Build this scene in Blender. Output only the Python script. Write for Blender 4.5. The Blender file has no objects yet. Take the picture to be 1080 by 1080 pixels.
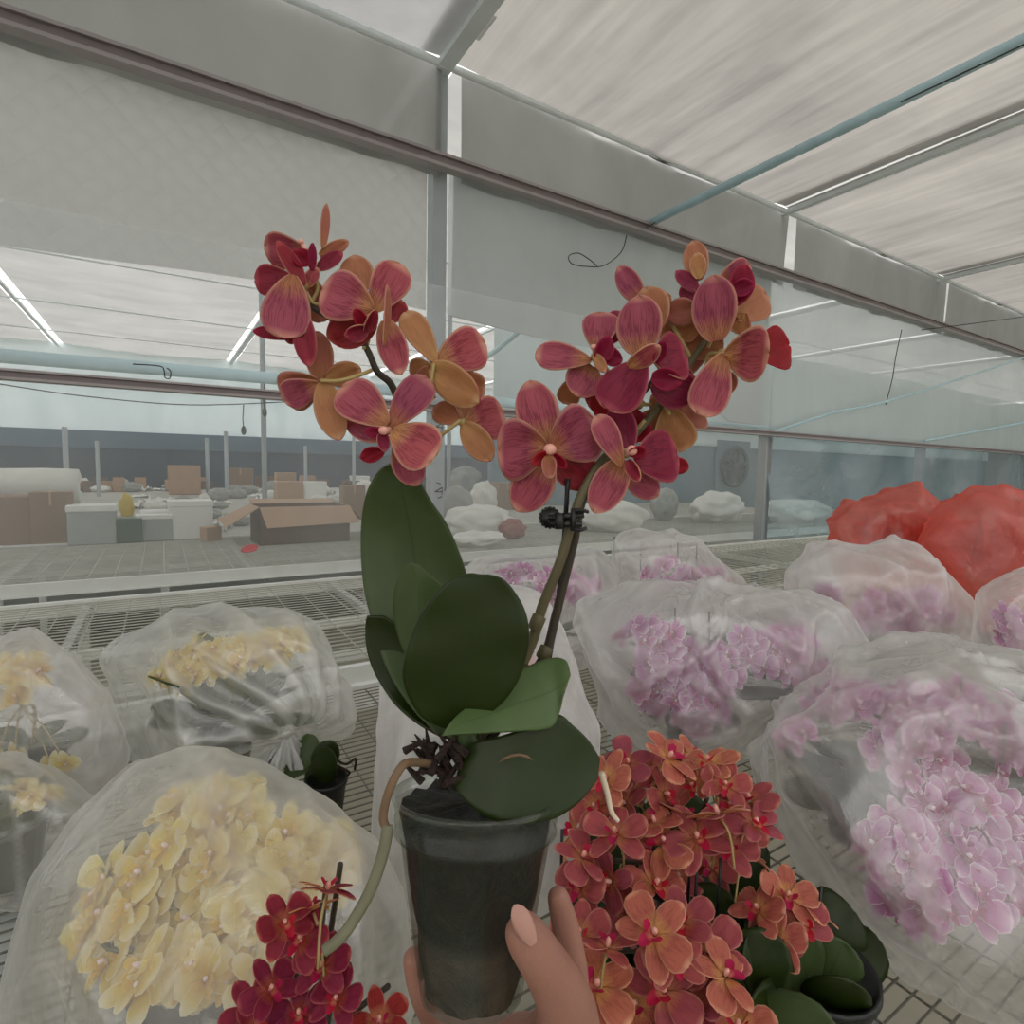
import bpy, bmesh, random
from math import *
from mathutils import Vector, Matrix, Quaternion, noise
from mathutils.bvhtree import BVHTree

SC = bpy.context.scene
COL = SC.collection
V = Vector
random.seed(11)

# ------------------------------------------------------------------ camera
FPX = 594.0
YAW, PITCH, ROLL = radians(31.9), radians(4.6), radians(1.08)
Fh = V((sin(YAW), cos(YAW), 0)); R0 = V((cos(YAW), -sin(YAW), 0)); UZ = V((0, 0, 1))
CF = Fh * cos(PITCH) - UZ * sin(PITCH)
U0 = UZ * cos(PITCH) + Fh * sin(PITCH)
CR = R0 * cos(ROLL) + U0 * sin(ROLL)
CU = U0 * cos(ROLL) - R0 * sin(ROLL)
C0 = V((0, 0, 1.5))
cam = bpy.data.cameras.new('camera')
cam.sensor_width = 36; cam.lens = FPX / 1080 * 36; cam.clip_start = 0.02; cam.clip_end = 300
camo = bpy.data.objects.new('camera', cam); COL.objects.link(camo)
camo.matrix_world = Matrix(((CR.x, CU.x, -CF.x, C0.x), (CR.y, CU.y, -CF.y, C0.y), (CR.z, CU.z, -CF.z, C0.z), (0, 0, 0, 1)))
SC.camera = camo

# ------------------------------------------------------------------ sky, exposure
SC.view_settings.view_transform = 'Standard'
SC.view_settings.look = 'None'
SC.view_settings.gamma = 1
SC.view_settings.use_curve_mapping = False
SC.view_settings.exposure = 0.24
w = bpy.data.worlds.new('sky'); SC.world = w; w.use_nodes = True
bg = w.node_tree.nodes['Background']
bg.inputs[0].default_value = (1.0, 0.985, 0.965, 1); bg.inputs[1].default_value = 2.0
try:
    SC.cycles.transparent_max_bounces = 32
    SC.cycles.max_bounces = 12
    SC.cycles.diffuse_bounces = 5
    SC.cycles.transmission_bounces = 8
except Exception:
    pass

# ------------------------------------------------------------------ helpers
def ray(x, y): return CF + CR * ((x - 540) / FPX) - CU * ((y - 540) / FPX)
def P(x, y, d): return C0 + ray(x, y) * d
def onz(x, y, z): r = ray(x, y); return C0 + r * ((z - C0.z) / r.z)
def onY(x, y, Y): r = ray(x, y); return C0 + r * (Y / r.y)

def rgb(h):
    if isinstance(h, str):
        c = [int(h[i:i+2], 16) / 255 for i in (0, 2, 4)]
        return tuple((v / 12.92 if v < .04045 else ((v + .055) / 1.055) ** 2.4) for v in c) + (1,)
    return tuple(h) + (1,) if len(h) == 3 else h

class NT:
    def __init__(s, name):
        s.m = bpy.data.materials.new(name); s.m.use_nodes = True
        s.t = s.m.node_tree; s.t.nodes.clear()
        s.out = s.t.nodes.new('ShaderNodeOutputMaterial')
    def n(s, typ, **kw):
        nd = s.t.nodes.new('ShaderNode' + typ)
        for k, v in kw.items():
            if k == 'ins':
                for a, b in v.items():
                    if hasattr(b, 'is_output') or hasattr(b, 'links'): s.t.links.new(b, nd.inputs[a])
                    else: nd.inputs[a].default_value = b
            else: setattr(nd, k, v)
        return nd
    def math(s, op, a, b=None, c=None, clamp=False):
        nd = s.t.nodes.new('ShaderNodeMath'); nd.operation = op; nd.use_clamp = clamp
        for i, v in enumerate((a, b, c)):
            if v is None: continue
            if isinstance(v, (int, float)): nd.inputs[i].default_value = v
            else: s.t.links.new(v, nd.inputs[i])
        return nd.outputs[0]
    def mix(s, f, a, b, blend='MIX'):
        nd = s.t.nodes.new('ShaderNodeMix'); nd.data_type = 'RGBA'; nd.blend_type = blend
        for i, v in ((0, f), (6, a), (7, b)):
            if isinstance(v, (int, float)) and i == 0: nd.inputs[i].default_value = v
            elif isinstance(v, (tuple, list)): nd.inputs[i].default_value = v
            else: s.t.links.new(v, nd.inputs[i])
        return nd.outputs[2]
    def ramp(s, f, stops):
        nd = s.t.nodes.new('ShaderNodeValToRGB'); s.t.links.new(f, nd.inputs[0])
        el = nd.color_ramp.elements
        while len(el) < len(stops): el.new(.5)
        for e, (p, c) in zip(el, stops): e.position = p; e.color = rgb(c) if not isinstance(c, (int, float)) else (c, c, c, 1)
        return nd.outputs[0]
    def noise(s, scale, detail=3, vec=None, rough=.5, dist=0.):
        nd = s.n('TexNoise', ins={'Scale': scale, 'Detail': detail, 'Roughness': rough, 'Distortion': dist})
        if vec is not None: s.t.links.new(vec, nd.inputs['Vector'])
        return nd.outputs[0]
    def vec(s, kind='Object', scale=(1, 1, 1)):
        tc = s.n('TexCoord').outputs[kind]
        mp = s.n('Mapping', ins={'Vector': tc, 'Scale': scale})
        return mp.outputs[0]
    def shmix(s, f, a, b):
        nd = s.t.nodes.new('ShaderNodeMixShader')
        if isinstance(f, (int, float)): nd.inputs[0].default_value = f
        else: s.t.links.new(f, nd.inputs[0])
        s.t.links.new(a, nd.inputs[1]); s.t.links.new(b, nd.inputs[2]); return nd.outputs[0]
    def done(s, sh): s.t.links.new(sh, s.out.inputs[0]); return s.m

def plain(name, c, rough=.6, metal=0, var=.12, scale=20, bump=0, spec=.5):
    t = NT(name)
    c = rgb(c)
    nz = t.noise(scale, 4, t.vec())
    lo = tuple(v * (1 - var) for v in c[:3]) + (1,); hi = tuple(min(1, v * (1 + var)) for v in c[:3]) + (1,)
    col = t.mix(t.math('SMOOTH_MAX', nz, 0, .1), lo, hi)
    b = t.n('BsdfPrincipled', ins={'Base Color': col, 'Roughness': rough, 'Metallic': metal, 'Specular IOR Level': spec})
    if bump:
        bp = t.n('Bump', ins={'Height': nz, 'Strength': bump, 'Distance': .02}); t.t.links.new(bp.outputs[0], b.inputs['Normal'])
    return t.done(b.outputs[0])

def film(name, tint='ffffff', op=(.3, .6), scale=4, stretch=(1, 1, 1), gloss=.08, rough=.18, grazing=.35, transl=.5, crease=False, clear=(1, 1, 1, 1), bump=.3, dist=1.2):
    """thin plastic sheet: part see-through, part milky"""
    t = NT(name)
    v = t.vec('Object', stretch)
    nz = t.noise(scale, 5, v, .6, dist)
    r = t.ramp(nz, [(.3, op[0]), (.7, op[1])])
    f = t.n('RGBToBW', ins={'Color': r}).outputs[0]
    if grazing:
        lw = t.n('LayerWeight', ins={'Blend': .35}).outputs['Facing']
        f = t.math('ADD', f, t.math('MULTIPLY', t.math('POWER', lw, 2.0), grazing), clamp=True)
    if crease:
        at = t.n('Attribute', attribute_name='crease').outputs['Fac']
        f = t.math('ADD', f, t.math('MULTIPLY', at, .5), clamp=True)
    nz2 = t.noise(scale * 3, 6, v, .6, 1.5)
    bp = t.n('Bump', ins={'Height': nz2, 'Strength': bump, 'Distance': .02}).outputs[0]
    c = rgb(tint)
    d = t.n('BsdfDiffuse', ins={'Color': c, 'Normal': bp}).outputs[0]
    tr = t.n('BsdfTranslucent', ins={'Color': c, 'Normal': bp}).outputs[0]
    body = t.shmix(transl, d, tr)
    cl = t.n('BsdfTransparent', ins={'Color': clear}).outputs[0]
    sh = t.shmix(f, cl, body)
    if gloss:
        g = t.n('BsdfGlossy', ins={'Color': (1, 1, 1, 1), 'Roughness': rough, 'Normal': bp}).outputs[0]
        sh = t.shmix(gloss, sh, g)
    return t.done(sh)

def petal_mat(name, base, mid, edge, vein, nv=7, vs=.55, transl=.35, rnd=.12, tipmix=None):
    t = NT(name)
    uv = t.n('UVMap', uv_map='uv').outputs[0]
    sp = t.n('SeparateXYZ', ins={0: uv})
    u = t.math('SUBTRACT', sp.outputs[0], .5); v = sp.outputs[1]
    nz = t.noise(9, 3, uv)
    nb = t.noise(1.0, 2, t.n('Mapping', ins={'Vector': uv, 'Scale': (nv * 2.6, 2.2, 1)}).outputs[0])
    st = t.n('RGBToBW', ins={'Color': t.ramp(t.math('ABSOLUTE', t.math('SUBTRACT', nb, .5)), [(.0, 1.), (.085, 0.)])}).outputs[0]
    st = t.math('MAXIMUM', st, t.math('MULTIPLY', nz, .35))
    fade = t.ramp(v, [(0, .9), (.75, .7), (.95, 0.)])
    vm = t.math('MULTIPLY', st, t.math('MULTIPLY', fade, vs))
    rad = t.ramp(v, [(0.0, base), (.16, base), (.42, mid), (.55, mid), (1.0, tipmix or mid)])
    au = t.math('MULTIPLY', t.math('ABSOLUTE', u), 2.0)
    em = t.math('MAXIMUM', au, v)
    e = t.n('RGBToBW', ins={'Color': t.ramp(em, [(.86, 0.), (.97, 1.)])}).outputs[0]
    c = t.mix(vm, rad, rgb(vein))
    c = t.mix(t.math('MULTIPLY', e, .8), c, rgb(edge))
    ri = t.n('ObjectInfo').outputs['Random']
    hsv = t.n('HueSaturation', ins={'Color': c, 'Hue': t.math('ADD', .5 - rnd * .1, t.math('MULTIPLY', ri, rnd * .2)),
              'Value': t.math('ADD', 1 - rnd, t.math('MULTIPLY', ri, 2 * rnd)), 'Saturation': 1.0})
    c = hsv.outputs[0]
    b = t.n('BsdfPrincipled', ins={'Base Color': c, 'Roughness': .5, 'Specular IOR Level': .3})
    tr = t.n('BsdfTranslucent', ins={'Color': c})
    return t.done(t.shmix(transl, b.outputs[0], tr.outputs[0]))

M = {}
M['petal_rose'] = petal_mat('petal_rose', 'd89a66', 'c26070', 'e8ae98', '7a2240', 8, .95)
M['petal_deep'] = petal_mat('petal_deep', 'a83a4c', 'a02c44', 'c8606a', '64102c', 6, .8)
M['petal_peach'] = petal_mat('petal_peach', 'c08a58', 'c07c60', 'd8a488', 'a05c44', 6, .5)
M['petal_orange'] = petal_mat('petal_orange', 'cc9866', 'c88a60', 'deb48e', 'a46a44', 5, .5)
M['petal_wine'] = petal_mat('petal_wine', 'a01838', '9a0e34', 'b82848', '600820', 4, .4)
M['cluster_petal'] = petal_mat('cluster_petal', 'e0a068', 'c86860', 'e8a890', '9c3448', 6, .7, rnd=.24)
M['cluster_back'] = petal_mat('cluster_back', 'dcac64', 'dc9868', 'eec8a0', 'b87848', 5, .4)
M['cluster_lip'] = petal_mat('cluster_lip', 'f0a080', 'c82050', 'c02048', '901030', 3, .2)
M['scarlet_petal'] = petal_mat('scarlet_petal', 'c86c4c', 'a02e46', 'cc6c64', '701830', 5, .6, rnd=.25)
M['pink_petal'] = petal_mat('pink_petal', 'a82470', 'c868b0', 'fceef8', 'c060a8', 5, .3, rnd=.08, tipmix='ecd0e6')
M['pink_lip'] = petal_mat('pink_lip', 'e860a8', 'b02878', 'b84090', '901868', 3, .3)
M['yellow_petal'] = petal_mat('yellow_petal', 'e6bc3c', 'f0d870', 'faf0c8', 'd8c060', 5, .25, rnd=.1, tipmix='fbf6d4')
M['yellow_lip'] = petal_mat('yellow_lip', 'dcb040', 'ecc858', 'f4dc80', 'c08828', 3, .3)
M['coral_petal'] = petal_mat('coral_petal', 'c85848', 'd0665a', 'e09080', 'a03c38', 5, .3)
M['column'] = plain('column', 'f0b0a0', .5, var=.1)
M['column_w'] = plain('column_w', 'fbe8f0', .4, var=.05)
def leaf_mat(name, a, b, rough=.42):
    t = NT(name)
    uv = t.n('UVMap', uv_map='uv').outputs[0]
    sp = t.n('SeparateXYZ', ins={0: uv})
    au = t.math('ABSOLUTE', t.math('SUBTRACT', sp.outputs[0], .5))
    nz = t.noise(6, 4, t.vec('Object', (8, 8, 8)))
    c = t.mix(nz, rgb(a), rgb(b))
    mid = t.ramp(au, [(0, 1.), (.025, 0.)])
    c = t.mix(t.math('MULTIPLY', t.n('RGBToBW', ins={'Color': mid}).outputs[0], .35), c, rgb('1c2a10'))
    fine = t.noise(300, 2, t.vec('Object', (1, 1, 1)))
    bp = t.n('Bump', ins={'Height': fine, 'Strength': .12, 'Distance': .001}).outputs[0]
    p = t.n('BsdfPrincipled', ins={'Base Color': c, 'Roughness': rough, 'Specular IOR Level': .35, 'Normal': bp})
    return t.done(p.outputs[0])
M['leaf'] = leaf_mat('leaf', '3a4826', '485832')
M['leaf_dark'] = leaf_mat('leaf_dark', '1e2a05', '263406')
M['leaf_pale'] = leaf_mat('leaf_pale', '465a32', '54693c')
M['stem'] = plain('stem', '5a5236', .5, var=.35, scale=30)
M['stem_dark'] = plain('stem_dark', '3a3226', .5, var=.3, scale=30)
M['pedicel'] = plain('pedicel', 'b09a64', .5)
M['black'] = plain('black_plastic', '141414', .35)
M['bark'] = plain('bark', '2e1e16', .9, var=.6, scale=90, bump=.8)
M['root'] = plain('root', '74725a', .6, var=.25, scale=60)
M['root_tan'] = plain('root_tan', '745c44', .7, var=.35, scale=60)
M['root_white'] = plain('root_white', 'd8c8b0', .6, var=.15)
M['blackpot'] = plain('black_pot', '1a1c1a', .4)
M['galv'] = plain('galvanised_steel', 'ccd0ce', .4, metal=.25, var=.2, scale=14)
M['alu'] = plain('aluminium', 'e6e8e4', .35, metal=.15, var=.12, scale=10)
M['wire'] = plain('mesh_wire', '7c7a70', .5, metal=.3, var=.35, scale=12)
M['wire_lt'] = plain('mesh_wire_light', 'b8b8ae', .5, metal=.0, var=.25, scale=12)
M['tie'] = plain('tie_wire', '30302c', .5)
M['rail'] = plain('mauve_grey_rail', '7c7272', .4, metal=.2, var=.15, scale=4)
M['rail_lt'] = plain('mauve_rail_flange', 'a09898', .4, metal=.2, var=.15, scale=4)
M['post'] = plain('grey_post', '84888a', .5, metal=.15, var=.12, scale=5)
M['post_wh'] = plain('pale_post', 'a4acb0', .5, var=.12, scale=5)
M['pale_blue'] = plain('pale_blue_pipe', 'c4e4ee', .5, var=.12, scale=8)
M['beam'] = plain('roof_beam', 'e4ecee', .5, var=.12, scale=5)
M['card'] = plain('cardboard', '8a6f58', .85, var=.12, scale=8)
M['card_lt'] = plain('cardboard_light', 'b09278', .85, var=.1, scale=8)
M['card_dk'] = plain('cardboard_dark', '6a5342', .85, var=.15, scale=8)
M['foam'] = plain('white_foam', 'e4e6e2', .8, var=.05, scale=12)
M['foam_grey'] = plain('grey_foam', 'a4a8a6', .8, var=.1, scale=12)
M['paper'] = plain('white_sheet', 'dcdcd6', .8, var=.12, scale=10, bump=.3)
M['greybag'] = plain('grey_sack', '9a9c98', .6, var=.25, scale=8, bump=.4)
M['yellow'] = plain('yellow_sack', 'c8b048', .6, var=.2, scale=8)
M['green'] = plain('green_crate', '4c6050', .6, var=.2, scale=8)
M['redtag'] = plain('red_tag', 'd02c34', .5, var=.1)
M['redthing'] = plain('reddish_sack', '8c4c44', .7, var=.2)
M['pad'] = plain('cooling_pad_wall', '3c4a58', .8, var=.25, scale=1.2)
M['pad_top'] = plain('cooling_pad_band', '5a6c7c', .8, var=.2, scale=1.2)
M['bluewall'] = plain('blue_grey_wall', '6c8490', .6, var=.3, scale=.8)
M['fan'] = plain('fan_dark', '3c4c56', .6, var=.2)
M['skin'] = None

# ---- mesh helpers
def link(name, me, mat, parent=None, smooth=True):
    o = bpy.data.objects.new(name, me); COL.objects.link(o)
    for m in (mat if isinstance(mat, (list, tuple)) else [mat]):
        if m is not None: me.materials.append(m)
    if smooth and len(me.polygons): me.polygons.foreach_set('use_smooth', [True] * len(me.polygons))
    if parent is not None: o.parent = parent
    return o
def from_bm(name, bm, mat, parent=None, smooth=True):
    me = bpy.data.meshes.new(name); bm.to_mesh(me); bm.free()
    return link(name, me, mat, parent, smooth)
def tag(o, label=None, cat=None, group=None, kind=None):
    if label: o['label'] = label
    if cat: o['category'] = cat
    if group: o['group'] = group
    if kind: o['kind'] = kind
    return o
def empty(name, loc, label=None, cat=None, group=None):
    o = bpy.data.objects.new(name, None); COL.objects.link(o); o.location = loc; o.empty_display_size = .05
    return tag(o, label, cat, group)
def rel(part, root):
    """vertices were written in world coordinates: shift them to the root's frame"""
    part.data.transform(Matrix.Translation(-root.location)); part.parent = root; return part

def box(bm, x0, x1, y0, y1, z0, z1, rot=0, mi=0):
    cx, cy = (x0 + x1) / 2, (y0 + y1) / 2
    vs = []
    for z in (z0, z1):
        for x, y in ((x0, y0), (x1, y0), (x1, y1), (x0, y1)):
            dx, dy = x - cx, y - cy
            vs.append(bm.verts.new((cx + dx * cos(rot) - dy * sin(rot), cy + dx * sin(rot) + dy * cos(rot), z)))
    for f in ((3, 2, 1, 0), (4, 5, 6, 7), (0, 1, 5, 4), (1, 2, 6, 5), (2, 3, 7, 6), (3, 0, 4, 7)):
        fa = bm.faces.new([vs[i] for i in f]); fa.material_index = mi
def tube(bm, pts, r, n=8, cap=True, mi=0):
    pts = [V(p) for p in pts]
    rs = r if isinstance(r, (list, tuple)) else [r] * len(pts)
    rings = []; prev = None
    for i, p in enumerate(pts):
        t = (pts[min(i + 1, len(pts) - 1)] - pts[max(i - 1, 0)]).normalized()
        if prev is None:
            a = V((0, 0, 1)) if abs(t.z) < .9 else V((1, 0, 0)); s = t.cross(a).normalized()
        else:
            s = (prev - t * prev.dot(t)).normalized()
        prev = s; q = t.cross(s)
        rings.append([bm.verts.new(p + (s * cos(2 * pi * k / n) + q * sin(2 * pi * k / n)) * rs[i]) for k in range(n)])
    for a, b in zip(rings, rings[1:]):
        for k in range(n):
            f = bm.faces.new((a[k], a[(k + 1) % n], b[(k + 1) % n], b[k])); f.material_index = mi
    if cap:
        bm.faces.new(rings[0][::-1]).material_index = mi; bm.faces.new(rings[-1]).material_index = mi
def smoothpts(pts, k=6):
    pts = [V(p) for p in pts]; out = []
    for i in range(len(pts) - 1):
        p0, p1, p2, p3 = pts[max(i - 1, 0)], pts[i], pts[i + 1], pts[min(i + 2, len(pts) - 1)]
        for j in range(k):
            t = j / k
            out.append(.5 * ((2 * p1) + (p2 - p0) * t + (2 * p0 - 5 * p1 + 4 * p2 - p3) * t * t + (3 * p1 - p0 - 3 * p2 + p3) * t ** 3))
    out.append(pts[-1]); return out
def lathe(bm, prof, center, n=32, mi=0, axis=None):
    rings = []
    for r, z in prof:
        rings.append([bm.verts.new(V(center) + V((r * cos(2 * pi * k / n), r * sin(2 * pi * k / n), z))) for k in range(n)])
    for a, b in zip(rings, rings[1:]):
        for k in range(n):
            bm.faces.new((a[k], a[(k + 1) % n], b[(k + 1) % n], b[k])).material_index = mi

PROF = {
 'petal': lambda v: v ** .62 * (1 - v ** 3.6) ** .5,
 'sepal': lambda v: v ** .50 * (1 - v ** 1.9) ** .62,
 'blade': lambda v: v ** .40 * (1 - v ** 3.0) ** .6,
}
PN = {k: max(f(i / 100) for i in range(1, 100)) for k, f in PROF.items()}
def surf(bm, A, B, W, nrm, kind='petal', cup=.12, bend=.12, wave=.03, nu=8, nv=9, mi=0, ph=0., uvl=None):
    """petal-like blade from A to B, width W, face along nrm"""
    A, B = V(A), V(B); ax = B - A; L = ax.length; ax = ax / L
    n = (nrm - ax * nrm.dot(ax)).normalized(); s = ax.cross(n)
    uvl = uvl or bm.loops.layers.uv.get('uv') or bm.loops.layers.uv.new('uv')
    g = []; uvs = {}
    for j in range(nv + 1):
        t = j / nv; v = .02 + .98 * (1 - cos(pi * t)) / 2 if j < nv else 1.0
        v = min(v, .998)
        w_ = PROF[kind](v) / PN[kind] * W / 2
        row = []
        for i in range(nu + 1):
            u = -1 + 2 * i / nu
            p = A + ax * (L * v) + s * (w_ * u) + n * (cup * W * (u * u - .35) * sin(pi * min(1, v + .1)) * (w_ / (W / 2)) - bend * L * (v * v - v * .45) + wave * W * sin(u * 5 + v * 4 + ph))
            vt = bm.verts.new(p); row.append(vt); uvs[vt] = (i / nu, v)
        g.append(row)
    for j in range(nv):
        for i in range(nu):
            f = bm.faces.new((g[j][i], g[j][i + 1], g[j + 1][i + 1], g[j + 1][i])); f.material_index = mi
            for lp in f.loops: lp[uvl].uv = uvs[lp.vert]
def blob(bm, c, r, sub=2, axes=(1, 1, 1), nz=0, fr=1., rot=None, mi=0, seed=0):
    ret = bmesh.ops.create_icosphere(bm, subdivisions=sub, radius=1)
    for v in ret['verts']:
        p = V((v.co.x * axes[0], v.co.y * axes[1], v.co.z * axes[2])) * r
        if nz: p *= 1 + nz * noise.noise(v.co * fr + V((seed, seed * 2.3, 0)))
        if rot: p = rot @ p
        v.co = V(c) + p
    for v in ret['verts']:
        for f in v.link_faces: f.material_index = mi
def solid(o, th, off=0, mo=0):
    m = o.modifiers.new('solid', 'SOLIDIFY'); m.thickness = th; m.offset = off; m.material_offset = mo; m.material_offset_rim = mo
    return o
def struct(name, bm, mat, smooth=False):
    return tag(from_bm(name, bm, mat, None, smooth), kind='structure')
def beambox(bm, a, b, wx, wz, mi=0):
    """straight bar of rectangular section from a to b"""
    a, b = V(a), V(b); t = (b - a).normalized()
    up = V((0, 0, 1)) if abs(t.z) < .9 else V((0, 1, 0))
    s = t.cross(up).normalized(); q = s.cross(t)
    vs = [bm.verts.new(p + s * (i * wx / 2) + q * (j * wz / 2)) for p in (a, b) for i, j in ((-1, -1), (1, -1), (1, 1), (-1, 1))]
    for f in ((3, 2, 1, 0), (4, 5, 6, 7), (0, 1, 5, 4), (1, 2, 6, 5), (2, 3, 7, 6), (3, 0, 4, 7)):
        bm.faces.new([vs[i] for i in f]).material_index = mi

# ================================================================== setting
WY = 3.3           # the film partition
BX = [-1.8, 1.5, 4.95, 8.15, 11.4, 14.7]    # posts / roof beams
ZC = 3.88
XL, XR, YB, YF = -9.0, 24.0, -4.0, 16.0

bm = bmesh.new(); box(bm, XL, XR, YB, YF + 2, -.1, 0)
struct('floor', bm, plain('concrete_floor', 'a6a292', .85, var=.3, scale=1.6))

# roof cloth: woven translucent sheets lit by the sky, one per bay, slots left open along the beams
def cloth_mat(name, c, lo, hi, stretch, transl=.85, clear=.04):
    t = NT(name)
    v = t.vec('Object', stretch)
    n1 = t.noise(1.0, 4, v, .55, .6)
    n2 = t.noise(.6, 4, t.vec('Object', (1, 1, 1)), .6, .8)
    n3 = t.noise(2.6, 5, v, .6, .3)
    f = t.math('ADD', t.math('MULTIPLY', n1, .40), t.math('ADD', t.math('MULTIPLY', n2, .35), t.math('MULTIPLY', n3, .25)))
    col = t.mix(t.n('RGBToBW', ins={'Color': t.ramp(f, [(.36, 0.), (.62, 1.)])}).outputs[0], tuple(rgb(c)[i] * lo for i in range(3)) + (1,), tuple(rgb(c)[i] * hi for i in range(3)) + (1,))
    tr = t.n('BsdfTranslucent', ins={'Color': col}).outputs[0]
    df = t.n('BsdfDiffuse', ins={'Color': (.5, .5, .48, 1)}).outputs[0]
    b = t.shmix(transl, df, tr)
    cl = t.n('BsdfTransparent').outputs[0]
    return t.done(t.shmix(clear, b, cl))
M['roof'] = cloth_mat('woven_roof_cloth', 'fff8ec', .115, .235, (4.2, .45, 1))
M['roof_grey'] = cloth_mat('grey_roof_cloth', 'f4f4f2', .13, .25, (1, 1, 1))
M['roof_far'] = cloth_mat('far_roof_cloth', 'f6f6f0', .20, .32, (.5, 2, 1))
M['sidefilm'] = film('clear_side_film', 'a8a8a4', (.42, .56), .8, gloss=.03, grazing=0)
def roof_sheet(name, x0, x1, y0, y1, mat, z=ZC, amp=.02):
    bm = bmesh.new(); nx, ny = int((x1 - x0) * 14) + 2, int((y1 - y0) * 2) + 2
    g = [[bm.verts.new((x0 + (x1 - x0) * i / nx, y0 + (y1 - y0) * j / ny,
          z + amp * noise.noise(V((i / nx * (x1 - x0) * 3.2 + .25 * (y0 + j / ny * (y1 - y0)), j / ny * (y1 - y0) * .25, 3))) + .06 * sin(pi * i / nx) * -1 + .05)) for i in range(nx + 1)] for j in range(ny + 1)]
    for j in range(ny):
        for i in range(nx): bm.faces.new((g[j][i], g[j][i + 1], g[j + 1][i + 1], g[j + 1][i]))
    o = struct(name, bm, mat, True); return o
bays = [(XL, BX[0]), (BX[0], BX[1])] + [(BX[i], BX[i + 1]) for i in range(1, 5)] + [(BX[5], XR)]
for i, (a, b) in enumerate(bays):
    gl = .06 if i == 2 else .004; gr = .004
    roof_sheet('ceiling_%d' % (i + 21), a + (gl if i else 0), b - gr, YB, -1.2, M['sidefilm'])  # unseen rear roof strip, made clear film to let in extra daylight
    roof_sheet('ceiling_%d' % (i + 1), a + (gl if i else 0), b - gr, -1.2, WY - .02, M['roof_grey'] if i < 2 else M['roof'])
    fg = .10 if a < 4 else .03
    roof_sheet('ceiling_%d' % (i + 11), a + (fg if i else 0), b - fg, WY + .02, YF, M['roof_far'])
# enclosing walls not in view; back and left made clear to brighten the foreground
M['dimwall'] = cloth_mat('dim_wall_sheet', 'c8ccc8', .2, .3, (1, 1, 1), .5, 0)
bm = bmesh.new(); box(bm, XL, XR, YB - .01, YB, 0, ZC); struct('wall_back', bm, M['sidefilm'])
bm = bmesh.new(); box(bm, -60, 80, -60, 80, -.14, -.12); struct('floor_outside', bm, plain('outside_ground', 'b8b4a8', .9, var=.2, scale=.5))
bm = bmesh.new(); box(bm, XL - .05, XL, YB, YF, 0, ZC); struct('wall_left', bm, M['sidefilm'])
bm = bmesh.new(); box(bm, XR, XR + .05, YB, YF, 0, ZC); struct('wall_right', bm, M['dimwall'])
# far wall with dark cooling pads
bm = bmesh.new(); box(bm, XL, XR, YF, YF + .1, 0, 1.75); struct('wall_far', bm, M['pad'])
bm = bmesh.new(); box(bm, XL, XR, YF - .03, YF + .1, 1.75, 2.15); struct('trim_1', bm, M['pad_top'])
M['far_film'] = film('far_film', 'dfeaec', (.75, .9), .8, (1, 1, .4), gloss=.04, grazing=.1, transl=.45)
bm = bmesh.new(); box(bm, XL, XR, YF - .6, YF - .59, 2.12, ZC + .05); struct('wall_far_film', bm, M['far_film'])

# ---- partition of plastic film between the bays
def wall_grid(name, x0, x1, zlo, zhi, y, mat, amp=.02, nx=60, nz=10, fr=(1.2, .5), seed=0):
    bm = bmesh.new(); g = []
    for j in range(nz + 1):
        row = []
        for i in range(nx + 1):
            x = x0 + (x1 - x0) * i / nx
            lo = zlo(x) if callable(zlo) else zlo
            z = lo + (zhi - lo) * j / nz
            row.append(bm.verts.new((x, y + amp * noise.noise(V((x * fr[0], z * fr[1], seed))), z)))
        g.append(row)
    for j in range(nz):
        for i in range(nx): bm.faces.new((g[j][i], g[j][i + 1], g[j + 1][i + 1], g[j + 1][i]))
    return struct(name, bm, mat, True)
M['clearfilm'] = film('clear_film', 'e8eeee', (.12, .30), .8, (1, 1, .35), gloss=.05, rough=.25, grazing=.06, transl=.5, dist=.6, bump=.15)
M['haze_film'] = film('hazy_film', 'dce6e6', (.62, .80), .7, (1, 1, .5), gloss=.06, rough=.3, grazing=.1, transl=.5, dist=1.0, bump=.15)
M['blue_film'] = film('bluish_film', 'c4d6dc', (.20, .48), 1.0, (.8, 1, 1.2), gloss=.10, rough=.2, grazing=.05, transl=.5, dist=1.0, bump=.5, clear=(.80, .92, .97, 1))
M['upper'] = cloth_mat('upper_wall_sheet', 'f6f7f3', .42, .60, (.9, .7, .5), .72, .01)
M['quilt'] = None
def quilt_mat():
    t = NT('quilted_sheet')
    v = t.vec('Object', (1, 1, 1))
    sp = t.n('SeparateXYZ', ins={0: v})
    nz = t.math('MULTIPLY', t.noise(2, 3, v), .5)
    a = t.math('SINE', t.math('ADD', t.math('MULTIPLY', t.math('ADD', sp.outputs[0], sp.outputs[2]), 24.), nz))
    b = t.math('SINE', t.math('ADD', t.math('MULTIPLY', t.math('SUBTRACT', sp.outputs[0], sp.outputs[2]), 24.), nz))
    h = t.math('MULTIPLY', t.math('ABSOLUTE', a), t.math('ABSOLUTE', b))
    bp = t.n('Bump', ins={'Height': h, 'Strength': .25, 'Distance': .04}).outputs[0]
    f = t.math('ADD', t.math('MULTIPLY', h, .15), t.math('MULTIPLY', t.noise(1.5, 5, v), .9))
    c = t.mix(f, (.46, .47, .47, 1), (.74, .75, .73, 1))
    tr = t.n('BsdfTranslucent', ins={'Color': c, 'Normal': bp}).outputs[0]
    d = t.n('BsdfDiffuse', ins={'Color': (.80, .82, .80, 1), 'Normal': bp}).outputs[0]
    return t.done(t.shmix(.4, d, tr))
M['quilt'] = quilt_mat()
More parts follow.
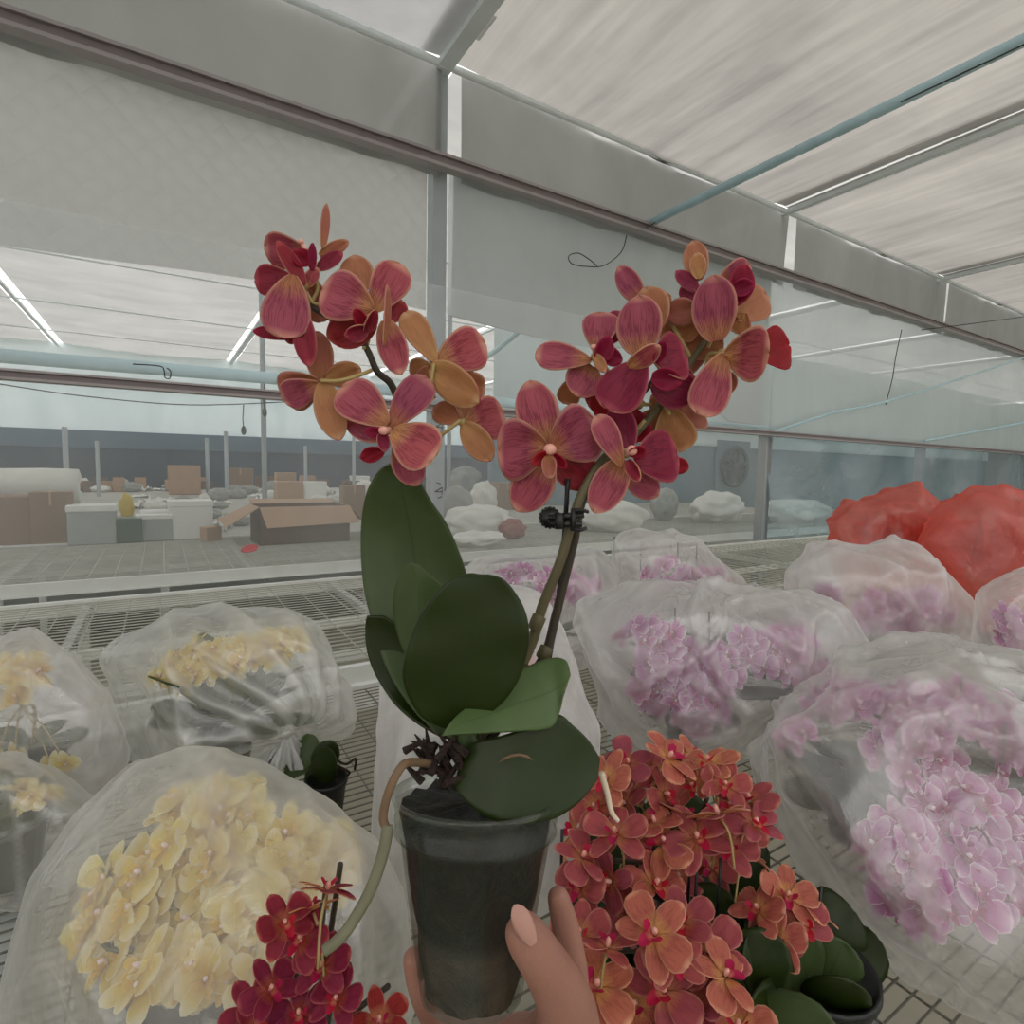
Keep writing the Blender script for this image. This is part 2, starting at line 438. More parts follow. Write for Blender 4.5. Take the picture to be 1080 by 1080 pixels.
# sheet above the rail (outside wall of this bay), interrupted by bright slots beside the posts
segs = [(XL, BX[0] - .05), (BX[0] + .06, 1.49), (1.63, 5.04), (5.17, 8.33), (8.40, 11.5), (11.58, XR)]
for i, (a, b) in enumerate(segs):
    wall_grid('wall_upper_%d' % (i + 1), a, b, 3.25, ZC + .04, WY, M['upper'], .05, int((b - a) * 14), 5, (3.5, .6), i)
# sheet below the rail with a loose lower hem
hem = lambda x: 2.44 + .05 * noise.noise(V((x * .9, 2, 0))) + (.03 * sin(x * 2.1)) + (-.5 * min(1, max(0, (x - 3.2) / 1.2)))
wall_grid('wall_curtain', XL, 1.42, hem, 3.33, WY + .03, M['quilt'], .03, 120, 8, (1.5, .8), 5)
wall_grid('wall_curtain_right', 1.56, XR, hem, 3.33, WY + .03, M['haze_film'], .04, 160, 8, (1.2, .8), 8)
wall_grid('wall_curtain_inner', 1.60, 4.9, hem, 3.33, WY + .06, M['upper'], .04, 60, 8, (1.2, .8), 9)
wall_grid('wall_film_left', XL, 4.9, .80, 2.6, WY - .012, M['clearfilm'], .03, 160, 16, (1.5, .9), 1)
wall_grid('wall_film_right_upper', 4.9, XR, 1.85, 2.6, WY - .012, M['haze_film'], .04, 120, 8, (1.2, .8), 2)
wall_grid('wall_film_right', 4.95, XR, .80, 1.85, WY - .012, M['blue_film'], .06, 160, 14, (1.5, 1.8), 3)

def rail(name, z, h, label, y=WY - .09, x0=XL + .1, x1=XR - .1):
    o = empty(name, (0, y, z), label, 'rail')
    bm = bmesh.new(); beambox(bm, (x0, 0, 0), (x1, 0, 0), .05, h * .5); from_bm('channel', bm, M['rail'], o, False)
    bm = bmesh.new(); beambox(bm, (x0, -.008, -h * .36), (x1, -.008, -h * .36), .07, h * .22); beambox(bm, (x0, -.008, h * .36), (x1, -.008, h * .36), .07, h * .2)
    from_bm('flange', bm, M['rail_lt'], o, False)
rail('wall_rail', 3.29, .085, 'long mauve-grey metal rail running high across the film wall under the roof cloth')
rail('wall_rail', 1.85, .05, 'thin mauve-grey metal rail at eye level along the film wall')
post_lab = ['square grey metal post at left end of the film wall, outside the frame', 'tall pale grey post in the film wall behind the left flower spray',
            'grey square post in the film wall above the pink bags, a fan to its left', 'dark grey post rising behind the middle red bag', 'dark grey post at the right edge behind the red bags', 'farthest grey post of the film wall']
for i, x in enumerate(BX):
    if i in (0, 5): continue
    o = empty('wall_post', (x, WY + .06, 0), post_lab[i], 'post')
    bm = bmesh.new(); box(bm, -.045, .045, -.045, .045, 0, ZC if i == 1 else 1.85)
    from_bm('shaft', bm, M['post_wh'] if i == 1 else M['post'], o, False)
    bm = bmesh.new(); box(bm, -.06, .06, -.06, .06, 0, .02)
    if i > 1: box(bm, -.055, .055, -.055, .055, 1.85, 1.90)
    from_bm('plate', bm, M['galv'], o, False)
    if i == 1:      # black hand-painted strokes
        bm = bmesh.new()
        def st(x0, z0, x1, z1): beambox(bm, (x0, -.047, z0), (x1, -.047, z1), .004, .007)
        for zz in (1.33, 1.74):
            st(-.02, zz, .03, zz + .03); st(.03, zz + .03, .028, zz - .02); st(-.022, zz + .002, .034, zz); st(.0, zz - .04, .03, zz - .03); st(-.01, zz + .06, .02, zz + .05)
        tag(from_bm('marking', bm, M['black'], o, False), 'black hand-painted strokes')
roofl = ['', 'roof beam meeting the pale post, with bright dashes of daylight beside it', 'roof beam running to the upper right over the second bay', 'third roof beam from the left, far right', 'fourth roof beam, farthest to the right', '']
for i, x in enumerate(BX):
    bm = bmesh.new(); beambox(bm, (x, YB, ZC), (x, YF, ZC), .05 if i != 1 else .09, .04)
    o = from_bm('roof_beam', bm, M['beam'], None, False)
    tag(o, roofl[i] or ('roof beam at the far left end of the house' if i == 0 else 'roof beam at the far right end of the house'), 'beam')
# slim purlin seen along the roof edge
bm = bmesh.new(); tube(bm, [(XL, WY - .04, ZC), (XR, WY - .04, ZC)], .022)
tag(from_bm('roof_purlin', bm, M['beam']), 'thin grey purlin where the roof cloth meets the film wall', 'purlin')
for k, yy in enumerate((6.2, 8.6, 11.2, 13.6)):
    bm = bmesh.new(); tube(bm, [(XL, yy, ZC - .02), (XR, yy, ZC - .02)], .012)
    tag(from_bm('roof_purlin', bm, M['beam']), ['nearest thin purlin under the roof beyond the film wall', 'second thin purlin under the roof beyond the film wall', 'third thin purlin under the roof beyond the film wall', 'farthest thin purlin under the roof beyond the film wall'][k], 'purlin')
# short bridges over the roof slot by the first beam (cloth tied at intervals)
bm = bmesh.new()
def flat(x0, x1, y0, y1, z): bm.faces.new([bm.verts.new(p) for p in ((x0, y0, z), (x1, y0, z), (x1, y1, z), (x0, y1, z))])
yy = YB
while yy < WY - .3:
    flat(1.54, 1.60, yy, yy + random.uniform(.12, .3), ZC + .03); yy += random.uniform(.3, .5)
for x in BX[2:]: flat(x - .16, x + .16, YB, WY, ZC + .062)
flat(1.36, 1.52, YB, WY, ZC + .062)
struct('trim_20', bm, M['upper'])

# pale blue pipe with film wrapped round it
bm = bmesh.new(); tube(bm, [(3.16, -3.5, 3.36), (3.16, WY + .02, 3.34)], .028, 12)
tag(from_bm('film_roller_pipe', bm, M['pale_blue']), 'long pale blue pipe crossing under the roof to the high rail', 'pipe')
bm = bmesh.new(); tube(bm, [onY(655, 262, WY + .12), onY(520, 372, 4.9), onY(440, 425, 6.3)], .026, 12)
tag(from_bm('film_roller_pipe', bm, M['pale_blue']), 'pale blue pipe sloping down behind the film between the two flower sprays', 'pipe')
bm = bmesh.new(); tube(bm, [onY(0, 375, WY + .3), onY(300, 400, WY + .3), onY(740, 447, WY + .3), onY(1000, 468, WY + .3)], .035, 10)
tag(from_bm('film_roller_pipe', bm, M['pale_blue']), 'pale blue pipe running level just above the eye-level rail behind the film', 'pipe')
def wire(label, pts, r=.0035, mat='tie', k=6, name='tie_wire', cat='wire'):
    bm = bmesh.new(); tube(bm, smoothpts(pts, k), r, 6); return tag(from_bm(name, bm, M[mat]), label, cat)
A1 = onY(682, 240, WY - .14)
wire('thin dark wire strung beside the pale blue roof pipe', [A1, onY(740, 208, 2.95), onY(850, 155, 2.5), onz(960, 103, 3.3), onz(1080, 47, 3.3), onz(1200, -10, 3.3)])
wire('dark wire loop hanging where the blue pipe passes the high rail', [onY(661, 248, WY - .12), onY(655, 266, WY - .12), onY(637, 280, WY - .12), onY(618, 281, WY - .12), onY(603, 278, WY - .12), onY(600, 270, WY - .12), onY(610, 267, WY - .12), onY(622, 274, WY - .12), onY(630, 281, WY - .12)])
wire('short dark wire dangling from the high rail toward the right', [onY(951, 348, WY - .14), onY(945, 375, WY - .14), onY(941, 400, WY - .14), onY(934, 427, WY - .14)], .005)
wire('dark wire leaving the high rail for the right edge', [onY(972, 348, WY - .1), onY(1020, 342, WY - .3), onY(1110, 330, WY - .6)], .005)
wire('pale cord tied from the post top up to the right', [onY(815, 456, WY - .06), onY(880, 435, WY - .1), onY(940, 422, WY - .15), onY(1060, 384, WY - .2), onY(1110, 365, WY - .2)], .012, 'pale_blue')
wire('pale cord rising to the right edge above the red bags', [onY(975, 465, WY - .04), onY(1030, 455, WY - .06), onY(1110, 440, WY - .08)], .014, 'pale_blue')
wire('thin dark wire below the eye-level rail beyond the film', [onY(0, 405, 4.6), onY(90, 418, 4.6), onY(200, 427, 4.6), onY(300, 424, 4.6)], .004)
wire('small wire ring above the left end of the eye-level rail', [onY(176, 388, WY - .1), onY(180, 392, WY - .1), onY(179, 399, WY - .1), onY(174, 398, WY - .1), onY(173, 391, WY - .1), onY(168, 386, WY - .1), onY(140, 384, WY - .1)], .003)
for k, (x, y0, y1) in enumerate(((257, 427, 457), (279, 405, 438))):
    o = empty('hanging_hook', onY(x, y0, 4.6), ['dark hook hanging left of the thin far post', 'dark hook hanging on the thin far post'][k], 'hook')
    bm = bmesh.new(); tube(bm, [onY(x, y0, 4.6), onY(x - 1, (y0 + y1) / 2, 4.6), onY(x, y1 - 6, 4.6)], .004, 6); rel(from_bm('cord', bm, M['tie']), o)
    bm = bmesh.new(); blob(bm, onY(x, y1 - 3, 4.6), .03, 2, (.6, .6, 1.2)); rel(from_bm('weight', bm, M['tie']), o)

# ================================================================== benches
ZB = .85
def bench(label, x0, x1, y0, y1, sx, sy, crossx, rw=.0013, legs=True, group=None, wm='wire'):
    o = empty('greenhouse_bench', (0, 0, 0), label, 'bench')
    for y in (y0, y1):
        bm = bmesh.new(); box(bm, x0, x1, y - .012, y + .012, ZB - .05, ZB + .012)
        box(bm, x0, x1, y - .03, y + .03, ZB - .055, ZB - .048)
        from_bm('edge_rail', bm, M['alu'], o, False)
    for x in crossx:
        bm = bmesh.new(); beambox(bm, (x, y0 + .012, ZB - .022), (x, y1 - .012, ZB - .022), .03, .03); from_bm('cross_bar', bm, M['galv'], o, False)
    bm = bmesh.new()
    x = x0 + sx / 2
    while x < x1:
        beambox(bm, (x, y0 + .01, ZB - .004), (x, y1 - .01, ZB - .004 + random.uniform(-.001, .001)), rw * 2, rw * 2); x += sx
    y = y0 + sy
    while y < y1 - .005:
        beambox(bm, (x0, y, ZB - .0014), (x1, y, ZB - .0014), rw * 2, rw * 2); y += sy
    from_bm('wire_mesh', bm, M[wm], o, False)
    if legs:
        for x in crossx[::2]:
            for y in (y0 + .2, y1 - .2):
                bm = bmesh.new(); box(bm, x - .02, x + .02, y - .02, y + .02, 0, ZB - .04); from_bm('leg', bm, M['galv'], o, False)
    return o
bench('near galvanised wire mesh bench carrying the bagged orchids', -2.4, 4.6, -.05, 1.58, .075, .021, [-2, -1.1, -.2, .7, 1.6, 2.5, 3.4, 4.3], .0012)
bench('empty frame bench between the near bench and the film wall', -3.2, 12.0, 1.74, 3.16, .12, .045, [-2.2, -1.25, -.3, .78, 1.8, 2.8, 3.8, 5, 6.2, 7.4], .0022, wm='wire_lt')
bench('empty bench just beyond the film wall holding the open box', -4.5, 14.0, 3.68, 5.36, .12, .05, [-3.2, -2, -.75, .45, 1.6, 2.8, 4, 5.2, 6.4, 8], .0028, wm='wire_lt')
# second line of the bench edge: lengthwise bars of the middle bench
o = bpy.data.objects['greenhouse_bench.001']
for y in (1.98, 2.42):
    bm = bmesh.new(); beambox(bm, (-3.2, y, ZB - .035), (12, y, ZB - .035), .03, .03); from_bm('lengthwise_bar', bm, M['alu'], o, False)
o = bpy.data.objects['greenhouse_bench.002']
for y in (4.25, 4.8):
    bm = bmesh.new(); beambox(bm, (-4.5, y, ZB - .035), (14, y, ZB - .035), .04, .03); from_bm('lengthwise_bar', bm, M['galv'], o, False)
# packing tables farther back
M['tabletop'] = plain('grey_table_top', 'a8a69e', .7, var=.2, scale=3)
tl = ['nearest long packing table beyond the film wall', 'middle long packing table in the room beyond', 'farthest long packing table in the room beyond']
for k, (y0, y1) in enumerate(((5.45, 7.8), (7.85, 10.95), (11.0, 15.4))):
    o = empty('packing_table', (0, 0, 0), tl[k], 'table')
    bm = bmesh.new(); box(bm, XL + .5, 4.4 if k else 9, y0, y1, ZB - .05, ZB); from_bm('table_top', bm, M['tabletop'], o, False)
    for x in (-6, -3, 0, 3):
        for y in (y0 + .1, y1 - .1):
            bm = bmesh.new(); box(bm, x - .03, x + .03, y - .03, y + .03, 0, ZB - .05); from_bm('leg', bm, M['galv'], o, False)
# (end wall)
# blue-grey end wall with fan, beyond the partition
bm = bmesh.new(); box(bm, 4.5, XR, 7.9, 8.0, 0, 2.05); struct('wall_side', bm, M['bluewall'])
bm = bmesh.new(); box(bm, 4.5, XR, 7.85, 7.86, 2.0, ZC); struct('wall_side_film', bm, M['far_film'])
fc = onY(775, 492, 7.8)
o = empty('wall_fan', fc, 'round dark ventilation fan on the blue-grey wall left of the grey post', 'fan')
bm = bmesh.new()
ring = [fc + V((cos(a) * .42, 0, sin(a) * .42)) for a in [2 * pi * k / 32 for k in range(33)]]
tube(bm, ring, .04, 8, False); rel(from_bm('ring', bm, M['fan']), o)
bm = bmesh.new(); blob(bm, fc, .11, 2, (1, .6, 1)); rel(from_bm('hub', bm, M['fan']), o)
for k in range(6):
    a = 2 * pi * k / 6; bm = bmesh.new(); surf(bm, fc + V((cos(a) * .06, 0, sin(a) * .06)), fc + V((cos(a) * .40, 0, sin(a) * .40)), .26, V((.5 * sin(a), -1, -.5 * cos(a))), 'blade')
    rel(solid(from_bm('blade', bm, M['fan']), .006), o)
bm = bmesh.new(); box(bm, fc.x - .55, fc.x + .55, fc.y + .04, fc.y + .08, fc.z - .55, fc.z + .55); rel(from_bm('housing', bm, M['bluewall'], None, False), o)
# far thin posts in the packing room
fp = [(68, 450, 9.0, 'thin pale post behind the white roll at the left', .03), (102, 465, 12.0, 'faint thin post farther behind at the left', .03), (218, 462, 12.5, 'thin far post left of a pair', .035),
      (238, 455, 12.0, 'thin far post right of a pair', .035), (277, 380, 6.6, 'thin pale post standing behind the open cardboard box', .028), (322, 470, 11, 'thin far post topped by a small light', .03),
      (373, 450, 9.5, 'thin far post left of the tall orchid leaf', .028), (474, 430, 8.0, 'thin grey post just right of the pale post', .035)]
for x, yt, Y, lb, r in fp:
    a = onY(x, yt, Y); bm = bmesh.new(); tube(bm, [(a.x, a.y, 0), (a.x, a.y, ZC if x in (277, 474) else a.z)], r, 8)
    tag(from_bm('thin_post', bm, M['post_wh']), lb, 'post')

# ================================================================== packing-room clutter
def carton(name, label, xl, yt, xr, yb, mat, z=ZB, dep=.7, rot=0., tape=True, group=None, cat='box', lid=None):
    a, b = onz(xl, yb, z), onz(xr, yb, z); d = (a - C0).dot(CF)
    c = (a + b) / 2; w_ = (b - a).length; h = (yb - yt) / FPX * (c - C0).dot(CF)
    o = empty(name, (c.x, c.y + w_ * dep / 2, z), label, cat, group); o.rotation_euler.z = rot
    bm = bmesh.new(); box(bm, -w_ / 2, w_ / 2, -w_ * dep / 2, w_ * dep / 2, 0.002, h * (.86 if lid else 1))
    bmesh.ops.bevel(bm, geom=bm.edges[:], offset=w_ * .02, segments=1, affect='EDGES')
    from_bm('body', bm, M[mat], o, False)
    if lid:
        bm = bmesh.new(); box(bm, -w_ * .52, w_ * .52, -w_ * dep * .53, w_ * dep * .53, h * .84, h)
        bmesh.ops.bevel(bm, geom=bm.edges[:], offset=w_ * .015, segments=1, affect='EDGES'); from_bm('lid', bm, M[lid], o, False)
    elif tape:
        bm = bmesh.new(); box(bm, -w_ * .03, w_ * .03, -w_ * dep / 2 - .002, w_ * dep / 2 + .002, h * .75, h + .003); from_bm('tape', bm, M['card_lt'], o, False)
    return o, h
def sack(name, label, xl, yt, xr, yb, mat, z=ZB, group=None, seed=1, cat='sack', fold=.25):
    a, b = onz(xl, yb, z), onz(xr, yb, z); c = (a + b) / 2; w_ = (b - a).length / 2; h = (yb - yt) / FPX * (c - C0).dot(CF)
    bm = bmesh.new(); blob(bm, (0, 0, h * .48), 1, 4, (w_, w_ * .6, h * .52), fold, 2.2, seed=seed)
    for v in bm.verts:
        v.co.z = max(v.co.z, .002); v.co += V((1, 1, 1)) * 0.04 * w_ * noise.noise(v.co * (6 / w_) + V((seed, 0, 0)))
        v.co.z = max(v.co.z, .002)
    o = from_bm(name, bm, M[mat]); o.location = (c.x, c.y + w_ * .5, z); tag(o, label, cat, group); return o
def scrap(name, label, x, y, wpx, mat, z=ZB, group=None, hz=.1, seed=0, cat='sheet'):
    c = onz(x, y, z); w_ = wpx / FPX * (c - C0).dot(CF)
    bm = bmesh.new(); n = 8
    g = [[bm.verts.new(((i / n - .5) * w_ * (1 + .2 * noise.noise(V((j, seed, 0)))), (j / n - .5) * w_ * .7, max(.003, hz * .35 + hz * noise.noise(V((i * .6, j * .6, seed)))))) for i in range(n + 1)] for j in range(n + 1)]
    for j in range(n):
        for i in range(n): bm.faces.new((g[j][i], g[j][i + 1], g[j + 1][i + 1], g[j + 1][i]))
    o = from_bm(name, bm, M[mat]); solid(o, .004); o.location = c; o.rotation_euler.z = seed * 1.3; tag(o, label, cat, group); return o
# open cardboard box
c = onz(270, 576, ZB); BW, BD, BH = .70, .42, .30
o = empty('cardboard_box', (c.x + BW / 2 + .02, c.y + BD / 2, ZB), 'open brown cardboard box with flaps folded out, beyond the film', 'box'); o.rotation_euler.z = radians(2)
bm = bmesh.new(); box(bm, -BW / 2, BW / 2, -BD / 2, -BD / 2 + .008, .002, BH); box(bm, -BW / 2, BW / 2, BD / 2 - .008, BD / 2, .002, BH)
box(bm, -BW / 2, -BW / 2 + .008, -BD / 2, BD / 2, .002, BH); box(bm, BW / 2 - .008, BW / 2, -BD / 2, BD / 2, .002, BH); box(bm, -BW / 2, BW / 2, -BD / 2, BD / 2, .002, .01)
from_bm('body', bm, M['card_dk'], o, False)
def flap(pts):
    bm = bmesh.new(); bm.faces.new([bm.verts.new(p) for p in pts]); return solid(from_bm('flap', bm, M['card_lt'], o, False), .006)
flap([(-BW / 2, -BD / 2 - .002, BH), (BW / 2, -BD / 2 - .002, BH), (BW / 2 + .04, -BD / 2 - .13, BH - .13), (-BW / 2 + .03, -BD / 2 - .13, BH - .15)])
flap([(-BW / 2 - .002, -BD / 2, BH), (-BW / 2 - .002, BD / 2, BH), (-BW / 2 - .24, BD / 2 + .02, BH - .12), (-BW / 2 - .24, -BD / 2 - .05, BH - .14)])
flap([(-BW / 2, BD / 2 + .002, BH), (BW / 2, BD / 2 + .002, BH), (BW / 2 + .02, BD / 2 + .18, BH + .02), (-BW / 2 + .02, BD / 2 + .18, BH + .03)])
flap([(BW / 2 + .002, -BD / 2, BH), (BW / 2 + .002, BD / 2, BH), (BW / 2 + .16, BD / 2, BH - .13), (BW / 2 + .13, -BD / 2 - .04, BH - .14)])
# red tag
c = onz(262, 582, ZB); bm = bmesh.new(); surf(bm, c + V((-.05, 0, .01)), c + V((.07, .02, .035)), .06, V((0, -1, .6)), 'sepal')
tag(solid(from_bm('plastic_tag', bm, M['redtag']), .003), 'small red plastic scrap on the bench left of the open box', 'tag')
carton('cardboard_box', 'brown carton under the white roll at the far left', -42, 524, 33, 577, 'card')
carton('cardboard_box', 'tall brown carton right of the white roll', 36, 519, 74, 575, 'card')
carton('cardboard_box', 'dark carton at the left edge behind the white roll', -95, 512, -45, 575, 'card_dk')
c = onz(-5, 572, ZB)
ro = empty('bubble_wrap_roll', (c.x, c.y + .35, ZB + .62), 'fat white roll of packing wrap on cartons at the far left', 'roll')
bm = bmesh.new()
rings = [(.0, -.55), (.12, -.55), (.15, -.54), (.155, -.3), (.148, 0), (.156, .3), (.15, .54), (.12, .55), (.0, .55)]
lathe(bm, [(max(r, .001), z) for r, z in rings], (0, 0, 0), 24)
bmesh.ops.transform(bm, matrix=Matrix.Rotation(radians(90), 4, 'Y'), verts=bm.verts); from_bm('wrap', bm, M['paper'], ro)
bm = bmesh.new(); tube(bm, [(-.57, 0, 0), (.57, 0, 0)], .04, 12); from_bm('core', bm, M['card'], ro)
ro.location.z = ZB + .41; ro.location.x -= .05
for a in [
 ('foam_box', 'pale grey foam box left of the green crate', 75, 533, 120, 575, 'foam_grey', 'foam'),
 ('foam_box', 'grey foam box topped by a long white slab', 146, 543, 181, 571, 'foam_grey', 'foam'),
 ('foam_box', 'white foam box just left of the open cardboard box', 180, 528, 224, 569, 'foam', 'foam'),
 ('foam_box', 'small white foam box behind the open cardboard box', 322, 508, 345, 532, 'foam', 'foam'),
 ('foam_box', 'white foam box beyond the tall leaf tip', 372, 502, 390, 520, 'foam', 'foam')]:
    carton(a[0], a[1], a[2], a[3], a[4], a[5], a[6], tape=False, lid=a[7])
carton('foam_slab', 'long white foam slab lying across the grey foam box', 150, 538, 208, 552, 'foam', tape=False, dep=.3, cat='slab', z=ZB + .13)
carton('plastic_crate', 'dark green crate between the foam boxes', 121, 547, 149, 573, 'green', tape=False, cat='crate')
sack('plastic_sack', 'small yellow sack above the green crate', 126, 521, 141, 545, 'yellow', seed=3)
carton('cardboard_box', 'small tilted brown carton in front of the white foam box', 214, 556, 232, 571, 'card_lt', rot=.5, z=ZB, tape=False)
carton('cardboard_box', 'long brown carton in the far row left of the thin posts', 178, 491, 212, 522, 'card_lt')
carton('cardboard_box', 'brown carton behind the open box, right of its thin post', 292, 508, 322, 532, 'card_lt')
carton('cardboard_box', 'brown carton beside the tall leaf, beyond the film', 362, 512, 386, 545, 'card')
carton('cardboard_box', 'square brown carton right of the pale post among white sacks', 523, 509, 547, 538, 'card')
carton('cardboard_box', 'brown carton in the far row at the thin posts', 240, 494, 268, 520, 'card')
sack('plastic_sack', 'rounded white sack atop the far heap right of the pale post', 475, 492, 513, 530, 'greybag', seed=4)
sack('plastic_sack', 'white sack bulging left of the square brown carton', 497, 508, 528, 545, 'paper', seed=5)
sack('plastic_sack', 'grey sack leaning at the pale post', 464, 515, 506, 558, 'greybag', seed=6)
sack('plastic_sack', 'large flat white sack left of the plant clip', 473, 534, 553, 570, 'paper', seed=7)
sack('plastic_sack', 'large flat white sack right of the plant clip', 618, 528, 702, 562, 'paper', seed=8)
sack('plastic_sack', 'white sack just left of the grey square post', 738, 520, 803, 553, 'paper', seed=9)
sack('plastic_sack', 'grey rounded sack under the fan', 690, 515, 722, 550, 'greybag', seed=10)
sack('plastic_sack', 'low white sack beneath the large flat white sack', 478, 562, 545, 578, 'paper', seed=12)
sack('plastic_sack', 'reddish sack bulging beside the large flat white sack', 528, 548, 560, 570, 'redthing', seed=13)
sack('plastic_sack', 'long white sheet-like sack right of the grey square post', 815, 528, 900, 553, 'paper', seed=14)
random.seed(5)
sc_g = 'scattered packing scraps on the far tables'
k = 0
for (x0, x1, y0, y1, n, big) in ((140, 235, 522, 540, 14, 22), (45, 180, 512, 522, 16, 16), (235, 345, 514, 528, 16, 18), (345, 400, 515, 545, 8, 18), (480, 560, 520, 545, 8, 20), (560, 700, 522, 545, 8, 22), (0, 60, 515, 525, 5, 18), (225, 240, 540, 566, 4, 16)):
    for i in range(n):
        k += 1; x, y = random.uniform(x0, x1), random.uniform(y0, y1); mt = random.choice(['paper', 'paper', 'paper', 'greybag', 'card_lt', 'foam'])
        if mt in ('paper', 'foam'): lb = 'crumpled white packing sheet among the clutter on the far tables'; g = 'white packing sheets on the far tables'
        elif mt == 'greybag': lb = 'crumpled grey film sheet among the clutter on the far tables'; g = 'grey film sheets on the far tables'
        else: lb = 'torn piece of brown card among the clutter on the far tables'; g = 'torn card pieces on the far tables'
        q_ = onz(x, y, ZB)
        if q_.x > 4.0 or q_.y > 15 or abs(q_.y - 10.97) < .25 or abs(q_.y - 7.83) < .2 or q_.y < 5.6: x -= 0; q_ = None
        if q_ is None: continue
        scrap('packing_sheet' if mt != 'card_lt' else 'card_piece', lb, x, y, random.uniform(.6, 1.3) * big, mt, group=g, hz=random.uniform(.05, .13), seed=k)
for (x0, x1, y0, y1, n) in ((140, 235, 528, 548, 8), (235, 260, 520, 530, 4), (262, 400, 520, 534, 12), (60, 180, 514, 522, 8), (505, 560, 528, 540, 4), (345, 372, 545, 566, 3), (232, 246, 552, 568, 2)):
    for i in range(n):
        x, y = random.uniform(x0, x1), random.uniform(y0, y1); w_ = random.uniform(11, 26); mt = random.choice(['paper', 'paper', 'greybag'])
        q_ = onz(x + w_ / 2, y, ZB)
        if q_.y > 14.8 or q_.y < 5.7 or q_.x > 3.8: continue
        sack('plastic_sack', 'small slumped %s sack in the clutter on the far tables' % ('white' if mt == 'paper' else 'grey'), x, y - random.uniform(7, 16), x + w_, y, mt, seed=random.random() * 50, group='small %s sacks on the far tables' % ('white' if mt == 'paper' else 'grey'))
for i in range(26):
    x = random.uniform(50, 400); y = random.uniform(515, 521); w_ = random.uniform(10, 24); dk = random.random() < .5
    carton('cardboard_box', 'small dark brown carton in the far row before the dark wall' if dk else 'small light brown carton in the far row before the dark wall', x, y - random.uniform(8, 20), x + w_, y, 'card_dk' if dk else 'card_lt', rot=random.uniform(-.3, .3), tape=False,
           group='dark brown cartons in the far row' if dk else 'light brown cartons in the far row')

# ================================================================== orchids
def generic_flower_bm(lip=True, mats=(0, 1), nu=5, nv=5, seed=0, wide=.9):
    rnd = random.Random(seed); bm = bmesh.new(); uvl = bm.loops.layers.uv.new('uv')
    Zp = V((0, 0, 1))
    for ang, ln, wd, kd in ((90, 1.0, .62, 'sepal'), (217, .98, .58, 'sepal'), (323, .98, .58, 'sepal'), (16, 1.0, wide, 'petal'), (164, 1.0, wide, 'petal')):
        a = radians(ang + rnd.uniform(-6, 6)); zz = rnd.uniform(-.15, .45) + (.05 if kd == 'petal' else -.05)
        b0 = V((cos(a) * .05, sin(a) * .05, 0.02 if kd == 'petal' else 0)); d = V((cos(a), sin(a), zz)).normalized()
        surf(bm, b0, b0 + d * ln, wd * rnd.uniform(.92, 1.06), V((-cos(a) * zz, -sin(a) * zz, 1)), kd, cup=rnd.uniform(.02, .12), bend=rnd.uniform(.05, .25), wave=.03, nu=nu, nv=nv, mi=0, ph=rnd.uniform(0, 6), uvl=uvl)
    if lip: lip_into(bm, mats[1], uvl)
    return bm
def lip_into(bm, mi=0, uvl=None, s=1.):
    uvl = uvl or bm.loops.layers.uv.get('uv') or bm.loops.layers.uv.new('uv')
    surf(bm, V((0, -.05, .06)) * s, V((0, -.48, .30)) * s, .30 * s, V((0, .5, 1)), 'sepal', .3, .3, 0, 4, 5, mi, uvl=uvl)
    for sx in (-1, 1): surf(bm, V((sx * .05, -.08, .06)) * s, V((sx * .24, -.06, .40)) * s, .28 * s, V((-sx, .4, .2)), 'petal', .1, .2, 0, 4, 4, mi, uvl=uvl)
def column_into(bm, mi=0, s=1.): blob(bm, V((0, .02, .16)) * s, .09 * s, 1, (1, 1, 1.9), mi=mi)
def flower_meshes(prefix, mats, merged, n=4, nu=5, nv=5):
    out = []
    for k in range(n):
        bm = generic_flower_bm(merged, (0, 1), nu, nv, seed=k * 7 + 3, wide=.95 if merged else .82)
        if merged: column_into(bm, 2)
        me = bpy.data.meshes.new(prefix + '_flower'); bm.to_mesh(me); bm.free()
        for m in mats: me.materials.append(M[m])
        me.polygons.foreach_set('use_smooth', [True] * len(me.polygons)); out.append(me)
    return out
FM = {
 'pink': flower_meshes('pink', ['pink_petal', 'pink_lip', 'column_w'], True),
 'yellow': flower_meshes('yellow', ['yellow_petal', 'yellow_lip', 'column_w'], True),
 'coral': flower_meshes('coral', ['coral_petal', 'cluster_lip', 'column_w'], True, 2),
 'orange': flower_meshes('orange', ['cluster_petal', 'cluster_back'], False, 5, 6, 7),
 'scarlet': flower_meshes('scarlet', ['scarlet_petal', 'cluster_back'], False, 4, 6, 7),
}
bm = bmesh.new(); lip_into(bm); LIPM = bpy.data.meshes.new('lip'); bm.to_mesh(LIPM); bm.free(); LIPM.materials.append(M['cluster_lip'])
bm = bmesh.new(); column_into(bm); COLM = bpy.data.meshes.new('column'); bm.to_mesh(COLM); bm.free(); COLM.materials.append(M['column'])
for me in (LIPM, COLM): me.polygons.foreach_set('use_smooth', [True] * len(me.polygons))

